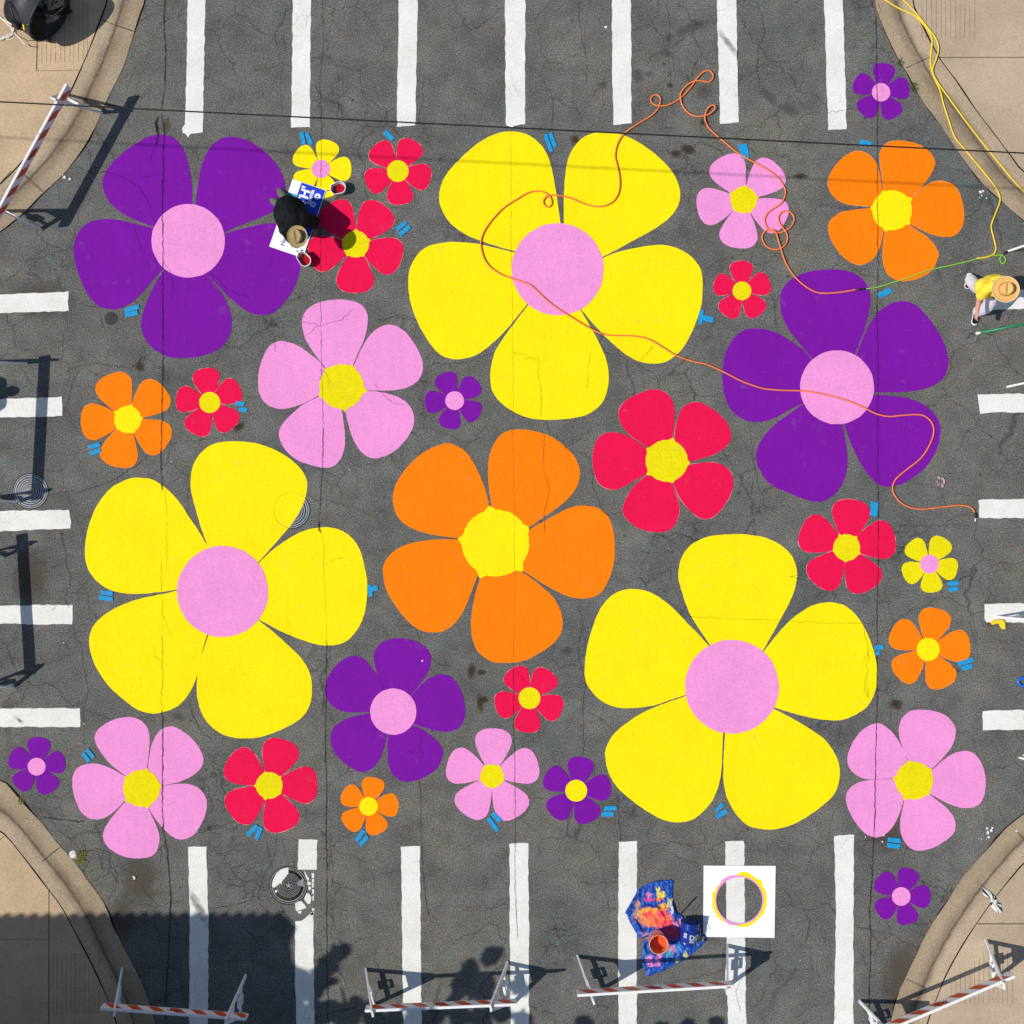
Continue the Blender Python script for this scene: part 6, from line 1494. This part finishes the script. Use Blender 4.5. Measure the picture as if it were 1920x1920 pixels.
for (x, y, r, n, z) in CL:
    for i in range(n):
        a = rnd.uniform(0, 6.28); q = r*(rnd.random()**.55); zz = z+rnd.uniform(-.32, .32)
        c = above(x+q*math.cos(a), y+q*math.sin(a), zz); u = Vector((rnd.gauss(0, 1), rnd.gauss(0, 1), rnd.gauss(0, .6))).normalized(); v = u.cross(Vector((rnd.gauss(0, 1), rnd.gauss(0, 1), rnd.gauss(0, 1)))).normalized(); L = rnd.uniform(.045, .085)
        bm.faces.new([bm.verts.new(p) for p in (c-u*L, c+v*L*.55, c+u*L, c-v*L*.55)])
link('crown', bm, M['leaf'], troot)
bm = bmesh.new(); base = P(330, 2290, ZS); top = base+Vector((0, 0, 3.0)); tube(bm, catmull([base, base+Vector((.05, .03, 1.2)), base+Vector((-.05, .05, 2.2)), top], 5), [.20-.0045*i for i in range(16)], 12); link('trunk', bm, M['bark'], troot)
for (x, y, z) in [(520,1790,6),(640,1850,5.4),(900,1830,5.0),(860,1900,5.0),(700,1950,6.2),(1000,2000,6),(1200,1960,4.8),(800,2100,6.5),(1100,2200,5.5),(560,2050,6.5)]:
    e = above(x, y, z-.1); bm = bmesh.new(); mid = (top+e)/2+Vector((0, 0, .5)); tube(bm, catmull([top-Vector((0, 0, .25)), mid, e], 6), [.09-.0062*i for i in range(13)], 8); link('limb', bm, M['bark'], troot)
# building with a barrel tile roof
EZ = 7.0; ex1 = above(528, 1722, EZ); ex = ex1.x; ey = ex1.y
bl = thing('building', 'stucco building with barrel tile eaves, seen only as a scalloped shadow at bottom left', 'building', (ex-7, ey-5, ZS))
x0, x1, y0, y1 = ex-15, ex-.35, ey-10.4, ey-.4
bm = bmesh.new(); box(bm, ((x0+x1)/2, (y0+y1)/2, EZ/2-.05), ((x1-x0)/2, 0, 0), (0, (y1-y0)/2, 0), (0, 0, EZ/2-.05)); wall = link('wall', bm, M['stucco'], bl)
bm = bmesh.new(); nx = int(15.4/.22); g = {}
for i in range(nx*8+1):
    x = ex-i*.22/8; bmp = .062*abs(math.sin(math.pi*i/8))
    for j, (dy, dz) in enumerate(((0, 0), (-5.4, 1.6), (-10.8, 0))):
        g[i, j] = (bm.verts.new((x, ey+dy+bmp*.0, EZ+dz+bmp+.02)), bm.verts.new((x, ey+dy, EZ+dz-.06)))
for i in range(nx*8):
    for j in range(2):
        bm.faces.new((g[i, j][0], g[i, j+1][0], g[i+1, j+1][0], g[i+1, j][0])); bm.faces.new((g[i, j][1], g[i+1, j][1], g[i+1, j+1][1], g[i, j+1][1]))
    bm.faces.new((g[i, 0][0], g[i+1, 0][0], g[i+1, 0][1], g[i, 0][1])); bm.faces.new((g[i, 2][0], g[i, 2][1], g[i+1, 2][1], g[i+1, 2][0]))
for i in (0, nx*8):
    for j in range(2): bm.faces.new((g[i, j][0], g[i, j][1], g[i, j+1][1], g[i, j+1][0]))
for k in range(nx):            # rounded tile ends poking out over the eave
    c = Vector((ex-.11-k*.22, ey, EZ)); n_ = 8; fr = [bm.verts.new(c+Vector((.105*math.cos(math.pi*q/n_), .09*math.sin(math.pi*q/n_)+.0, .02+.10*math.sin(math.pi*q/n_)))) for q in range(n_+1)]; bk = [bm.verts.new(v.co+Vector((0, -.5, .15))) for v in fr]
    for q in range(n_): bm.faces.new((fr[q], fr[q+1], bk[q+1], bk[q]))
    bm.faces.new(fr)
bmesh.ops.recalc_face_normals(bm, faces=bm.faces); link('roof', bm, M['tile'], bl)
def opening(name, c, w, h, axis):
    n_ = Vector((0, 1, 0)) if axis == 'y' else Vector((1, 0, 0)); s_ = Vector((1, 0, 0)) if axis == 'y' else Vector((0, 1, 0)); c = Vector(c)
    bm = bmesh.new()
    for sx, sz, ww, hh in ((-1, 0, .05, h/2+.1), (1, 0, .05, h/2+.1)): box(bm, c+s_*sx*(w/2+.05)+n_*.03, s_*ww, n_*.045, Vector((0, 0, hh)))
    for sz in (-1, 1): box(bm, c+Vector((0, 0, sz*(h/2+.05)))+n_*.03, s_*w/2, n_*.045, Vector((0, 0, .05)))
    f = link(name, bm, M['frame'], bl); bm = bmesh.new(); box(bm, c+n_*.015, s_*w/2, n_*.012, Vector((0, 0, h/2))); link('pane', bm, M['glass'], f)
for k in range(4):
    for z in (1.6, 4.6): opening('window', (x0+2+k*3.4, y1, z), 1.2, 1.5, 'y')
for k in range(3):
    for z in (1.6, 4.6): opening('window', (x1, y0+1.8+k*3.0, z), 1.2, 1.5, 'x')

# ================================================================ light and camera
w = bpy.data.worlds.new('World'); S.world = w; w.use_nodes = True; nt = w.node_tree
sky = nt.nodes.new('ShaderNodeTexSky'); sky.sky_type = 'NISHITA'; sky.sun_disc = False
sd_ = -Vector(SUNV).normalized(); elev = math.asin(sd_.z)
sky.sun_elevation = elev; sky.sun_rotation = math.atan2(sd_.x, sd_.y); sky.air_density = 1.0; sky.dust_density = 0.6; sky.ozone_density = 1.2
bg = nt.nodes['Background']; bg.inputs['Strength'].default_value = SKY; nt.links.new(sky.outputs[0], bg.inputs[0])
L = bpy.data.lights.new('Sun', 'SUN'); L.energy = SUN; L.angle = rad(0.55); L.color = (1.0, 0.955, 0.89)
lo = bpy.data.objects.new('Sun', L); COL.objects.link(lo); lo.rotation_euler = Vector(SUNV).to_track_quat('-Z', 'Y').to_euler(); lo.location = (-6, -2, 12)
cam = bpy.data.cameras.new('Camera'); co = bpy.data.objects.new('Camera', cam); COL.objects.link(co)
co.location = (0, 0, H); co.rotation_euler = (0, 0, 0); cam.sensor_width = 36; cam.sensor_fit = 'HORIZONTAL'
cam.lens = 36*H/(1920/PX); cam.clip_start = .5; cam.clip_end = 1000
S.camera = co
S.view_settings.view_transform = 'Standard'; S.view_settings.look = 'None'; S.view_settings.gamma = 1.0; S.view_settings.exposure = EXPO
